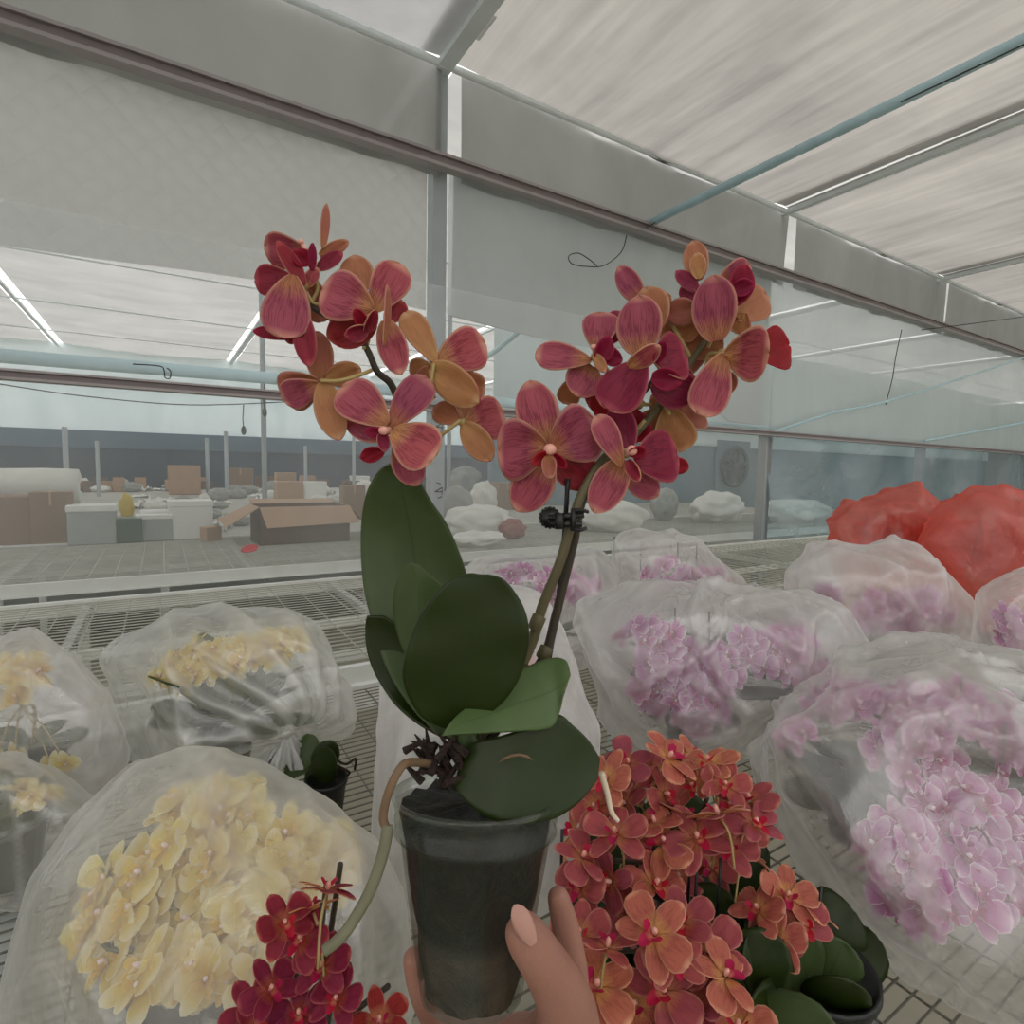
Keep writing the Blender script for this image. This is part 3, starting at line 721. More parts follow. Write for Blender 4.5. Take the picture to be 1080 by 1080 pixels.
def facing(direction, roll=0.):
    z = direction.normalized(); up = UZ - z * UZ.z
    up = up.normalized() if up.length > .05 else V((0, 1, 0))
    x = up.cross(z); m = Matrix(((x.x, up.x, z.x), (x.y, up.y, z.y), (x.z, up.z, z.z)))
    return m @ Matrix.Rotation(roll, 3, 'Z')
def put_flower(kind, pos, size, direction, roll, root, sub=False, k=0, th=True):
    me = FM[kind][k % len(FM[kind])]
    o = bpy.data.objects.new('flower', me); COL.objects.link(o); o.parent = root
    m = facing(direction, roll).to_4x4(); m = Matrix.Translation(V(pos) - root.location) @ m @ Matrix.Scale(size, 4)
    o.matrix_local = m
    if sub:
        s = o.modifiers.new('s', 'SOLIDIFY'); s.thickness = .014; s.offset = 0; s.material_offset = 1; s.material_offset_rim = 0
        for nm, md in (('lip', LIPM), ('column', COLM)):
            c = bpy.data.objects.new(nm, md); COL.objects.link(c); c.parent = o
    return o
def leaf_simple(root, a, b, wd, nrm, mat='leaf', bend=.2):
    bm = bmesh.new(); surf(bm, a, b, wd, nrm, 'sepal' if wd < .4 * (V(b) - V(a)).length else 'petal', -.14, bend, .01, 8, 10)
    o = rel(from_bm('leaf', bm, M[mat]), root); solid(o, .0025, 0); return o
def pot_simple(root, c, r=.05, h=.11):
    bm = bmesh.new(); lathe(bm, [(.001, 0), (r * .72, 0), (r * .98, h * .92), (r * 1.06, h * .92), (r * 1.06, h), (r * .98, h), (r * .95, h * .9), (.001, h * .88)], c, 20)
    return rel(from_bm('pot', bm, M['blackpot']), root)

# ------------------------------------------------------------------ film bags
M['bag'] = film('bag_film', 'f8f6f6', (.16, .48), 3, (1, 1, 1), gloss=.11, rough=.22, grazing=.35, transl=.55, crease=True)
M['bag_milky'] = film('milky_bag_film', 'f8f6f6', (.28, .60), 3, (1, 1, 1), gloss=.10, rough=.25, grazing=.35, transl=.55, crease=True)
M['bag_clear'] = film('clear_bag_film', 'f6f6f2', (.12, .40), 3, (1, 1, 1), gloss=.12, rough=.18, grazing=.35, transl=.55, crease=True)
M['bag_red'] = film('red_bag_film', 'ee8478', (.28, .58), 4, (1, 1, 1), gloss=.05, rough=.25, grazing=.4, transl=.55, crease=True, clear=(1, .66, .60, 1))
BAGBVH = {}
def bag(key, label, sil, d, r, mat='bag', sub=6, crease=.018, seed=0, soft=2, drape=None, knot=None, tilt=0., fr=9.):
    cx = sum(p[0] for p in sil) / len(sil); cy = sum(p[1] for p in sil) / len(sil)
    pts = []
    for px, py in sil:
        # silhouettes lie on a leaning plane: lower points are nearer, following the line of sight down to the bench
        dd = d - tilt * (py - cy) / 100.
        for k, o_ in ((1.0, 0), (.86, -.5), (.55, -.95), (.90, .5), (.6, 1.0)):
            pts.append(P(cx + (px - cx) * k, cy + (py - cy) * k, dd + o_ * r))
    for p in pts: p.z = max(p.z, ZB + .004)
    hb = bmesh.new(); vs = [hb.verts.new(p) for p in pts]
    bmesh.ops.convex_hull(hb, input=vs)
    c = V((0, 0, 0))
    for p in pts: c += p
    c /= len(pts)
    hull = BVHTree.FromBMesh(hb); hb.free()
    bm = bmesh.new(); bmesh.ops.create_icosphere(bm, subdivisions=sub, radius=1)
    size = max((p - c).length for p in pts)
    kd = (knot - c).normalized() if knot is not None else None
    rad = {}
    for v in bm.verts:
        n = v.co.normalized(); hit = hull.ray_cast(c, n)
        rad[v] = hit[3] if hit[0] is not None else size * .5
        v.co = c + n * rad[v]
    for _ in range(soft): bmesh.ops.smooth_vert(bm, verts=bm.verts[:], factor=.5, use_axis_x=True, use_axis_y=True, use_axis_z=True)
    cl = bm.verts.layers.float.new('crease')
    sv = V((seed * 3.1, seed * 1.7, seed))
    for v in bm.verts:
        q = v.co - c; n = q.normalized()
        w1 = noise.noise(q * 5 + sv); w2 = noise.noise(q * 11 + sv)
        f1 = noise.noise(V((q.x * 4 + q.y * 1.5, q.y * 3.5 - q.z * .8, q.z * 2.2)) * fr / 9 + sv * 1.3 + V((w1, w1, 0)) * .5)
        f2 = noise.noise(V((q.x * 2.2 + q.z * 3, q.y * 6 + q.z, q.z * 5 - q.x * 2.5)) * fr / 9 - sv + V((0, w1, w1)) * .7)
        f3 = noise.noise(V((q.x * 9 - q.z * 6, q.y * 4, q.z * 3 + q.x * 3)) * fr / 9 + sv * .7)
        r1 = max(0, 1 - abs(f1) * 9) ** 2; r2 = max(0, 1 - abs(f2) * 8) ** 2; r3 = max(0, 1 - abs(f3) * 9) ** 2
        amp = crease * (size / .25)
        disp = amp * (.9 * r1 + .7 * r2 + .4 * r3 + .06 * noise.noise(q * 30 + sv) + .9 * w1 + .15 * w2)
        cr = .45 * r1 + .4 * r2 + .25 * r3
        if kd is not None:
            dk = (v.co - knot).length; f = max(0, 1 - dk / (size * 1.1))
            t1 = kd.cross(V((0, 0, 1))).normalized(); t2 = kd.cross(t1); rel_ = v.co - knot
            phi = atan2(rel_.dot(t1), rel_.dot(t2)); ple = abs(sin(phi * 6.5 + w1 * 2)) ** 4
            disp += amp * 1.5 * f * ple; cr += f * ple * .9
            g = max(0, 1 - dk / (size * .32)); v.co = v.co.lerp(knot, g * g * .9)
        v.co += n * disp * (1 if v.co.z > ZB + .03 else .3)
        v.co.z = max(v.co.z, ZB + .003)
        v[cl] = min(1, cr)
    for _ in range(2): bmesh.ops.smooth_vert(bm, verts=bm.verts[:], factor=.5, use_axis_x=True, use_axis_y=True, use_axis_z=True)
    root = empty('plastic_bag', (c.x, c.y, ZB), label, 'bag')
    bm.normal_update()
    BAGBVH[key] = (BVHTree.FromBMesh(bm), c, size)
    rel(from_bm('bag_film', bm, M[mat]), root)
    return root
def hit(key, x, y):
    r = ray(x, y).normalized(); return BAGBVH[key][0].ray_cast(C0, r)

def bagged_plant(key, label, kind, spots, size, stakes=(), leaves=6, name='orchid_plant', push=.6, leafmat='leaf', jitter=.5, base=None, rl=.17, seed=0):
    rnd = random.Random(seed + 77)
    bvh, c, bs = BAGBVH[key]
    pts = []
    for s_ in spots:
        x, y = s_[:2]; h = hit(key, x, y)
        if h[0] is None: continue
        r = ray(x, y).normalized(); nrm = h[1]
        if nrm.dot(r) > 0: nrm = -nrm
        extra = s_[2] if len(s_) > 2 else 0
        cdir = (c - h[0]).normalized(); pts.append((h[0] + cdir * (size * (.75 + push * .35) + extra) + r * rnd.uniform(0, size * .7), nrm))
    if base is None: base = V((c.x, c.y, ZB + .004))
    root = empty(name, base, label, 'orchid')
    pot_simple(root, base)
    top = base + V((0, 0, .12))
    for k in range(leaves):
        a = 2 * pi * k / leaves + rnd.uniform(-.4, .4); L = rl * rnd.uniform(.8, 1.1)
        L *= rnd.choice((1, 1, .7)); e = top + V((cos(a) * L, sin(a) * L, rnd.uniform(.0, .09 if leaves < 10 else .17)))
        e.z = max(e.z, ZB + .02)
        hh = bvh.ray_cast(top, (e - top).normalized())
        if hh[0] is not None and hh[3] < L * 1.35: e = top + (e - top).normalized() * hh[3] * .70
        leaf_simple(root, top, e, L * .42, V((-cos(a) * .3, -sin(a) * .3, 1)), leafmat)
    if pts:
        m = V((0, 0, 0))
        for p, _ in pts: m += p
        m /= len(pts); m = m.lerp(c, .35)
        bm = bmesh.new(); tube(bm, smoothpts([top, (top + m) / 2 + V((.01, .01, .03)), m], 5), .0028, 6)
        for p, _ in pts: tube(bm, smoothpts([m, (m + p) / 2 + V((0, 0, .015)), p], 3), .0013, 5)
        rel(from_bm('flower_stem', bm, M['pedicel' if kind == 'yellow' else 'stem']), root)
    for i, (p, nr) in enumerate(pts):
        d = (nr * .9 + V((rnd.uniform(-1, 1), rnd.uniform(-1, 1), rnd.uniform(-.8, .6))) * jitter - ray(540, 540) * .35)
        put_flower(kind, p, size * rnd.uniform(.85, 1.12), d, rnd.uniform(-.6, .6), root, k=i)
    for (x, y, L) in stakes:
        h = hit(key, x, y); p = h[0] if h[0] is not None else P(x, y, (c - C0).dot(CF)); p = p + ray(x, y).normalized() * .006
        bm = bmesh.new(); tube(bm, [p, V((p.x + .004, p.y, max(ZB + .01, p.z - L)))], .0016, 6); rel(from_bm('stake', bm, M['black']), root)
    return root
def scatter(regions, seed):
    """regions: (cx, cy, rx, ry, count) -> spots with blue-noise spacing"""
    rnd = random.Random(seed); out = []
    for cx, cy, rx, ry, n in regions:
        mind = sqrt(rx * ry * 3.14 / n) * .72; tries = 0; got = 0
        while got < n and tries < 400:
            tries += 1; a = rnd.uniform(0, 2 * pi); q = sqrt(rnd.random()); x, y = cx + rx * q * cos(a), cy + ry * q * sin(a)
            if all((x - b[0]) ** 2 + (y - b[1]) ** 2 > mind ** 2 for b in out): out.append((x, y)); got += 1
    return out

# right-hand bags
bag('near', 'largest milky plastic bag at the right edge, over pink orchids', [(788, 782), (815, 742), (880, 705), (940, 690), (985, 671), (1080, 690), (1190, 720), (1260, 830), (1250, 960), (1120, 1160), (1010, 1100), (940, 1010), (860, 925), (795, 830)], .86, .20, 'bag_clear', seed=1, tilt=.03, soft=1)
bag('mid', 'wide milky plastic bag over pink orchids in the middle of the right side', [(612, 660), (628, 632), (690, 612), (760, 612), (850, 622), (890, 640), (915, 680), (905, 730), (860, 790), (760, 810), (690, 800), (640, 770), (616, 700)], 1.25, .17, 'bag', seed=2, tilt=.03, soft=1)
bag('smallback', 'low plastic bag over pink orchids directly behind the two stems', [(488, 600), (505, 586), (560, 583), (630, 578), (652, 600), (650, 650), (640, 690), (600, 720), (540, 720), (500, 690)], 1.75, .16, 'bag', 5, seed=3)
bag('tent', 'peaked plastic bag propped on stakes behind the wide bag', [(645, 566), (660, 559), (735, 566), (790, 612), (796, 640), (720, 690), (660, 690), (648, 620)], 1.80, .15, 'bag', 5, seed=4, soft=1)
bag('crumple', 'crumpled plastic bag with pink orchids in front of the red bags', [(820, 600), (850, 576), (885, 570), (965, 578), (995, 590), (1028, 640), (1030, 690), (960, 730), (890, 730), (835, 660)], 1.62, .17, 'bag_milky', 5, seed=5, crease=.026, fr=14.)
bag('edge', 'plastic bag cut by the right edge below the red bags', [(1029, 625), (1045, 612), (1080, 598), (1150, 600), (1170, 680), (1120, 740), (1045, 720), (1033, 670)], 1.45, .14, 'bag', 5, seed=6)
bag('redleft', 'left one of the two red plastic bags', [(876, 545), (890, 530), (930, 521), (975, 515), (1010, 540), (1015, 600), (960, 640), (900, 640), (877, 590)], 2.10, .18, 'bag_red', 5, seed=7, crease=.034, fr=15., soft=0)
bag('redright', 'larger red plastic bag at the right edge', [(972, 570), (990, 540), (1030, 520), (1050, 513), (1110, 525), (1180, 560), (1180, 640), (1110, 680), (1030, 660), (985, 610)], 1.85, .18, 'bag_red', 5, seed=8, crease=.034, fr=15., soft=0)
bag('sleeve', 'pinkish plastic bag standing directly behind the held pot', [(398, 705), (430, 640), (500, 610), (570, 618), (612, 690), (632, 770), (634, 860), (600, 960), (500, 1000), (410, 1000), (390, 900), (396, 780)], .88, .12, 'bag_milky', 5, seed=9, tilt=.05, crease=.011)
# left-hand bags
kn = P(303, 772, 1.06)
bag('knotted', 'knotted clear plastic bag over yellow orchids on the left', [(106, 690), (130, 668), (190, 645), (240, 640), (300, 645), (328, 655), (345, 700), (378, 762), (350, 785), (303, 800), (220, 830), (150, 830), (120, 760)], 1.16, .14, 'bag_clear', 6, seed=10, knot=kn, tilt=.03, crease=.012)
bag('leftback', 'hazy plastic bag over yellow orchids at the left edge, upper one', [(-60, 690), (0, 670), (32, 659), (85, 695), (118, 730), (135, 790), (120, 840), (40, 850), (-60, 850), (-90, 760)], 1.02, .14, 'bag', 6, seed=11, crease=.012)
bag('leftlow', 'clear plastic bag over green orchid leaves at the left edge, lower one', [(-70, 810), (0, 793), (60, 808), (110, 850), (100, 920), (40, 990), (-60, 1020), (-110, 900)], .86, .10, 'bag_clear', 6, seed=12, crease=.012)
bag('yellow', 'biggest plastic bag full of yellow orchids at the lower left', [(5, 1000), (30, 925), (80, 860), (140, 800), (225, 785), (280, 797), (350, 850), (400, 885), (425, 950), (430, 1060), (400, 1180), (200, 1250), (40, 1200), (-10, 1090)], .66, .11, 'bag_clear', 6, seed=13, crease=.010, tilt=.03, soft=2)
# knot and gathered tail
o = bpy.data.objects['plastic_bag.009']
M['knot'] = film('gathered_film', 'f8f8f6', (.6, .8), 20, gloss=.1, rough=.15, grazing=.2)
bm = bmesh.new(); kp = kn - ray(303, 772) * .01
blob(bm, kp, .012, 3, (1.2, 1, 1), .35, 3.); rel(from_bm('knot', bm, M['knot']), o)
bm = bmesh.new(); n = 48
rings = []
for j, (rr, zz, am) in enumerate(((.006, 0, .1), (.014, -.018, .25), (.028, -.040, .4), (.042, -.062, .5))):
    rings.append([bm.verts.new(kp + CR * (cos(2 * pi * i / n) * rr * (1 + am * sin(i * 2.1)) * 1.1) + V((0, 0, zz + .012 * am * sin(i * 1.3))) - CF * (sin(2 * pi * i / n) * rr * .6 * (1 + am * cos(i * 2.6)))) for i in range(n)])
for a, b in zip(rings, rings[1:]):
    for i in range(n): bm.faces.new((a[i], a[(i + 1) % n], b[(i + 1) % n], b[i]))
rel(from_bm('gathered_tail', bm, M['knot']), o)

# plants inside the bags
bagged_plant('near', 'pink orchid with its blooms down the middle of the largest right bag', 'pink', scatter([(945, 790, 35, 28, 5), (990, 830, 40, 40, 8), (1040, 880, 55, 45, 11), (930, 905, 42, 28, 8), (1000, 965, 75, 22, 11), (1075, 940, 45, 45, 8)], 1), .032, [(1014, 712, .1), (1060, 762, .05), (868, 935, .12)], base=V((*P(1030, 900, .95).xy, ZB + .004)), seed=1, jitter=.35, leaves=24, rl=.25, leafmat='leaf_dark')
bagged_plant('near', 'pink orchid along the top left rim of the largest right bag', 'pink', scatter([(812, 775, 20, 25, 4), (875, 735, 55, 22, 12), (940, 735, 40, 24, 6), (985, 745, 60, 40, 6), (1060, 770, 45, 60, 6)], 2), .028, [], base=V((*P(900, 860, 1.0).xy, ZB + .004)), seed=2, jitter=.4, leaves=20, rl=.22, leafmat='leaf_dark')
bagged_plant('mid', 'pink orchid with a hanging spray at the left of the wide bag', 'pink', scatter([(690, 680, 30, 28, 6), (715, 715, 45, 38, 15), (735, 760, 25, 25, 6), (675, 730, 18, 30, 5), (765, 705, 22, 25, 4)], 3), .036, [(712, 640, .05), (748, 645, .06)], base=V((*P(720, 780, 1.35).xy, ZB + .004)), seed=3, jitter=.35, leaves=18, rl=.2, leafmat='leaf_dark')
bagged_plant('mid', 'pink orchid filling the right half of the wide bag', 'pink', scatter([(845, 690, 32, 30, 12), (790, 690, 30, 25, 5), (870, 710, 20, 15, 3), (660, 660, 22, 18, 4)], 4), .034, [], base=V((*P(850, 770, 1.4).xy, ZB + .004)), seed=4, jitter=.35, leaves=18, rl=.2, leafmat='leaf_dark')
bagged_plant('smallback', 'pink orchid inside the low bag behind the two stems', 'pink', scatter([(540, 602, 30, 10, 6), (595, 612, 45, 16, 14)], 5), .036, [(595, 586, .08), (620, 582, .08), (632, 583, .1)], seed=5)
bagged_plant('tent', 'pink orchid inside the peaked bag', 'pink', scatter([(700, 600, 30, 18, 8), (750, 605, 30, 12, 8)], 6), .034, [(648, 566, .12), (676, 572, .12), (735, 572, .12), (715, 572, .08)], seed=6, push=1.2)
bagged_plant('crumple', 'pink orchid in the crumpled bag before the red bags', 'pink', scatter([(960, 650, 58, 28, 22), (905, 655, 25, 14, 5), (868, 622, 8, 5, 2)], 7), .036, [(841, 612, .06), (919, 658, .1)], seed=7, jitter=.35)
bagged_plant('edge', 'pink orchid in the bag cut by the right edge', 'pink', scatter([(1070, 660, 32, 24, 9)], 8), .034, [], seed=8)
bagged_plant('redleft', 'coral orchid inside the left red bag', 'coral', scatter([(945, 560, 45, 22, 14)], 9), .045, [(914, 540, .1)], seed=9, leaves=3)
bagged_plant('redright', 'coral orchid inside the right red bag', 'coral', scatter([(1045, 575, 45, 30, 12)], 10), .045, [(1035, 545, .1)], seed=10, leaves=3)
bagged_plant('sleeve', 'pale pink orchid hidden behind the held pot in its bag', 'coral', scatter([(570, 690, 15, 30, 3)], 11), .030, [], seed=11, leaves=3, push=2.5)
bagged_plant('knotted', 'yellow orchid in the knotted bag', 'yellow', scatter([(205, 690, 55, 22, 14), (270, 680, 45, 14, 7), (310, 670, 18, 12, 4), (175, 710, 30, 15, 4)], 12), .034, [], seed=12, rl=.20, leaves=18, base=V((*P(240, 780, 1.14).xy, ZB + .004)))
bagged_plant('leftback', 'yellow orchid in the upper bag at the left edge', 'yellow', scatter([(15, 705, 32, 28, 7), (-30, 710, 25, 20, 3), (30, 820, 60, 15, 4)], 13), .032, [], seed=13, push=1.6)
bagged_plant('leftlow', 'leafy orchid in the lower bag at the left edge', 'yellow', scatter([(40, 830, 25, 12, 3)], 14), .026, [], seed=14, leaves=12, rl=.17, push=1.2)
bagged_plant('yellow', 'yellow orchid crowding the top of the biggest left bag', 'yellow', scatter([(225, 830, 55, 32, 13), (195, 880, 60, 35, 12), (350, 900, 28, 35, 6), (300, 880, 35, 30, 5), (375, 905, 25, 30, 5)], 15), .034, [], seed=15, base=V((*P(240, 950, .68).xy, ZB + .004)), jitter=.45)
bagged_plant('yellow', 'yellow orchid low in the biggest left bag', 'yellow', scatter([(110, 950, 50, 45, 9), (70, 1010, 35, 35, 5), (240, 970, 60, 50, 10), (150, 1040, 80, 35, 8), (300, 950, 40, 35, 5), (250, 1040, 50, 30, 5)], 16), .036, [], seed=16, base=V((*P(180, 1050, .64).xy, ZB + .004)), jitter=.45)
# leaves pushing out under the knotted bag
t_ = empty('orchid_plant', V((*P(345, 850, 1.02).xy, ZB + .004)), 'dark orchid leaves and roots poking out below the knotted bag', 'orchid')
leaf_simple(t_, P(322, 832, 1.04), P(350, 786, 1.02), .05, -CF + UZ * .3, 'leaf_dark'); leaf_simple(t_, P(345, 838, 1.03), P(340, 792, 1.0), .045, -CF, 'leaf_dark')
leaf_simple(t_, P(300, 822, 1.05), P(330, 780, 1.04), .06, -CF + UZ, 'leaf')
for pts in ([(352, 800), (365, 806), (375, 800), (374, 812)], [(352, 815), (358, 830), (352, 838), (360, 842)], [(352, 806), (368, 814), (366, 818)]):
    bm = bmesh.new(); tube(bm, smoothpts([P(x, y, 1.02) for x, y in pts]), .0022, 6); rel(from_bm('root', bm, M['bark']), t_)
pot_simple(t_, t_.location.copy(), .035, .08)

# ------------------------------------------------------------------ unbagged clusters
def open_plant(label, kind, flowers, base, stakes, leaves, size):
    root = empty('orchid_plant', base, label, 'orchid'); rnd = random.Random(len(flowers)); pot_simple(root, base, .055, .11)
    top = base + V((0, 0, .11)); ps = []
    for i, f in enumerate(flowers):
        x, y, d, yaw, pit, rl = f
        dr = -(ray(x, y).normalized()); dr = Quaternion(UZ, radians(yaw)) @ dr; dr = (dr + UZ * tan(radians(pit))).normalized()
        p = P(x, y, d); ps.append(p); put_flower(kind, p, size * rnd.uniform(.88, 1.1), dr, radians(rl), root, True, i)
        bm = bmesh.new(); tube(bm, smoothpts([p - dr * .002, p - dr * .02, p - dr * .03 + V((0, 0, -.025))], 3), .0012, 5); rel(from_bm('pedicel', bm, M['pedicel']), root)
    ctr = V((0, 0, 0))
    for p in ps: ctr += p
    ctr /= len(ps)
    for k in range(5):
        q = ps[(k * 7) % len(ps)]; bm = bmesh.new(); tube(bm, smoothpts([top + V((rnd.uniform(-.03, .03), rnd.uniform(-.03, .03), -.01)), (top + q) / 2 + CF * .03, q + CF * .035], 5), .0026, 6)
        rel(from_bm('flower_stem', bm, M['stem_dark']), root)
    for (x, y, d, y2) in stakes:
        a = P(x, y, d); b = P(x, y2, d); bm = bmesh.new(); tube(bm, [a, V((a.x, a.y, b.z))], .0017, 6); rel(from_bm('stake', bm, M['black']), root)
    for (x0, y0, d0, x1, y1, d1, wd, mt) in leaves:
        leaf_simple(root, P(x0, y0, d0), P(x1, y1, d1), wd, -CF + UZ * .8, mt)
    return root
rnd = random.Random(9)
fl = []
for (x, y) in [(640, 822), (662, 805), (690, 815), (705, 800), (748, 805), (628, 850), (660, 848), (700, 838), (735, 830), (765, 828), (790, 845), (650, 880), (690, 868), (722, 862), (758, 860), (795, 870), (700, 890), (735, 885), (765, 892), (785, 900), (615, 905), (645, 930), (612, 935), (690, 935), (660, 960)]:
    fl.append((x, y, .62 + rnd.uniform(-.03, .03) + (y - 850) * -.0004, rnd.choice([rnd.uniform(-80, 80)] * 4 + [rnd.uniform(120, 240)]), rnd.uniform(-30, 60), rnd.uniform(-60, 60)))
for (x, y) in [(655, 835), (715, 815), (775, 850), (640, 865), (675, 900), (715, 925), (750, 915), (630, 905), (780, 880), (675, 822), (730, 800), (605, 880)]:
    fl.append((x, y, .70 + (y - 850) * -.0003, rnd.uniform(-90, 90), rnd.uniform(-30, 60), rnd.uniform(-60, 60)))
open_plant('bare orange-pink orchid plant massed at the back, right of the held pot', 'orange', fl, V((*P(720, 960, .74).xy, ZB + .004)),
           [(593, 875, .6, 960), (728, 900, .62, 960), (735, 915, .62, 985), (760, 905, .6, 980)], [(700, 990, .7, 770, 960, .62, .07, 'leaf_dark'), (700, 1000, .7, 640, 1000, .6, .07, 'leaf_dark'), (700, 960, .78, 640, 850, .78, .11, 'leaf_dark'), (710, 960, .78, 720, 840, .78, .11, 'leaf_dark'), (720, 970, .78, 790, 870, .78, .11, 'leaf_dark'), (720, 970, .78, 810, 920, .74, .09, 'leaf_dark'), (690, 990, .74, 610, 940, .74, .1, 'leaf_dark')], .034)
fl = []
for (x, y) in [(628, 1040), (640, 1000), (690, 985), (710, 1010), (748, 1005), (765, 1030), (700, 1045), (735, 1060), (670, 1060), (690, 1085), (750, 1095), (780, 1085), (655, 1085), (720, 975), (612, 985)]:
    fl.append((x, y, .50 + rnd.uniform(-.025, .025), rnd.choice([rnd.uniform(-70, 70)] * 4 + [rnd.uniform(120, 240)]), rnd.uniform(-20, 50), rnd.uniform(-60, 60)))
open_plant('bare orange-pink orchid plant in front at the bottom, right of the hand', 'orange', fl, V((*P(720, 1130, .62).xy, ZB + .004)),
           [(756, 985, .53, 1060), (730, 970, .54, 1040)], [(730, 1110, .6, 820, 1000, .56, .07, 'leaf_dark'), (730, 1110, .6, 640, 1130, .5, .06, 'leaf_dark'), (740, 1110, .6, 870, 1090, .5, .07, 'leaf')], .033)
fl = [(800, 960, .60, -30, 10, 10), (830, 945, .61, 30, 20, -20), (845, 975, .60, 20, -10, 30), (820, 990, .59, 5, -20, 0), (852, 955, .62, 120, 0, 0)]
open_plant('bare orange-red orchid plant against the largest right bag, dark leaves below', 'orange', fl, V((*P(860, 1090, .62).xy, ZB + .004)),
           [(866, 935, .6, 1015), (810, 915, .62, 1000)], [(850, 1060, .62, 800, 1000, .57, .07, 'leaf_dark'), (850, 1060, .62, 892, 1000, .6, .06, 'leaf'), (850, 1070, .62, 850, 1000, .58, .06, 'leaf'), (850, 1070, .62, 900, 1050, .55, .06, 'leaf_dark'), (850, 1070, .62, 810, 1070, .52, .06, 'leaf_dark'), (860, 990, .66, 900, 960, .66, .07, 'leaf_dark'), (860, 1040, .66, 830, 930, .7, .09, 'leaf_dark'), (860, 1050, .64, 930, 990, .66, .06, 'leaf_dark')], .032)
fl = [(345, 940, .45, 160, 10, 20), (300, 975, .45, 15, 10, 10), (318, 990, .46, -20, 0, -20), (285, 1045, .45, 30, 15, 0), (265, 1065, .46, 0, 20, 30), (340, 1020, .46, -35, 15, 10), (355, 1055, .45, -20, 30, -10), (400, 1078, .46, 10, 50, 0), (315, 1070, .45, 0, 20, 0), (270, 1090, .44, 0, 20, 20), (330, 960, .47, 200, 0, 0)]
open_plant('bare scarlet orchid plant at the bottom in front of the yellow bag', 'scarlet', fl, V((*P(320, 1180, .50).xy, ZB + .004)), [(340, 950, .46, 1080)], [(320, 1180, .5, 250, 1140, .45, .06, 'leaf_dark'), (320, 1180, .5, 400, 1150, .45, .06, 'leaf_dark')], .025)

# ================================================================== the held orchid
D = .35
PX, PY = 503, 0
pot_top = P(503, 838, D)
held = empty('orchid_plant', pot_top - (UZ * cos(radians(14)) + Fh * sin(radians(14))) * .113, 'two-spiked salmon-pink orchid in a clear pot, held up in the hand', 'orchid')
# pot
t = NT('clear_pot_plastic')
nz = t.noise(26, 5, t.vec('Object', (1, 1, .4)), .6, 1.)
f = t.n('RGBToBW', ins={'Color': t.ramp(nz, [(.45, .02), (.8, .17)])}).outputs[0]
cl = t.n('BsdfTransparent', ins={'Color': (.86, .9, .86, 1)}).outputs[0]; df = t.n('BsdfDiffuse', ins={'Color': (.25, .30, .26, 1)}).outputs[0]
gl = t.n('BsdfGlossy', ins={'Roughness': .16}).outputs[0]
lw = t.n('LayerWeight', ins={'Blend': .25}).outputs['Fresnel']
M['potclear'] = t.done(t.shmix(t.math('ADD', t.math('MULTIPLY', lw, .32), .03), t.shmix(f, cl, df), gl))
Hh = .113; RT = .0505; RB = .030
base = V((0, 0, 0)); pax = (UZ * cos(radians(14)) + Fh * sin(radians(14))).normalized()
PM = Matrix.Translation(P(503, 834, D)) @ UZ.rotation_difference(pax).to_matrix().to_4x4() @ Matrix.Translation((0, 0, -Hh))
def potpart(name, bm, mat):
    bmesh.ops.transform(bm, matrix=PM, verts=bm.verts); return rel(from_bm(name, bm, mat), held)
bm = bmesh.new()
lathe(bm, [(.001, 0), (RB * .9, 0), (RB, .003), (RB + (RT - RB) * .78, Hh * .80), (RT * .985, Hh * .815), (RT * .955, Hh * .83), (RT * .99, Hh * .88), (RT * .965, Hh * .895), (RT, Hh * .955), (RT * 1.03, Hh * .975), (RT * 1.03, Hh), (RT * .985, Hh), (RT * .97, Hh * .96)], base, 64)
tag(potpart('pot', bm, M['potclear']), 'clear ribbed plastic pot')
t = NT('bark_and_roots')
v3 = t.vec('Object', (1, 1, 1)); nz = t.noise(45, 5, v3, .65, .6)
sp = t.n('SeparateXYZ', ins={0: v3}); up = t.math('MULTIPLY', sp.outputs[2], 1 / .13)
c1 = t.ramp(nz, [(.3, '0c0d0a'), (.55, '1c1a12'), (.75, '3a2f22')]); c2 = t.ramp(nz, [(.3, '2a241e'), (.6, '54483e'), (.8, '6a5c50')])
low = t.n('RGBToBW', ins={'Color': t.ramp(t.math('ADD', up, t.math('MULTIPLY', nz, .12)), [(.40, 1.), (.46, 0.)])}).outputs[0]
bs = t.n('BsdfPrincipled', ins={'Base Color': t.mix(low, c1, c2), 'Roughness': .7})
bp = t.n('Bump', ins={'Height': nz, 'Strength': .8, 'Distance': .01}).outputs[0]; t.t.links.new(bp, bs.inputs['Normal'])
M['medium'] = t.done(bs.outputs[0])
bm = bmesh.new(); prof = [(.001, .003), (RB * .86, .004), (RB * .92, .01)] + [((RB + (RT - RB) * s / 10) * .93, .01 + s / 10 * (Hh * .86)) for s in range(1, 11)] + [(RT * .6, Hh * .92), (.001, Hh * .93)]
lathe(bm, prof, base, 48)
for v in bm.verts: v.co += V((v.co.x, v.co.y, .01 if v.co.z > Hh * .85 else 0)) * (.0025 if v.co.z < Hh * .85 else .2) / max(.02, v.co.length) * noise.noise(v.co * 120) if v.co.z < Hh * .85 else V((0, 0, .008 * noise.noise(v.co * 90)))
tag(potpart('potting_bark', bm, M['medium']), 'dark bark and roots seen through the pot')
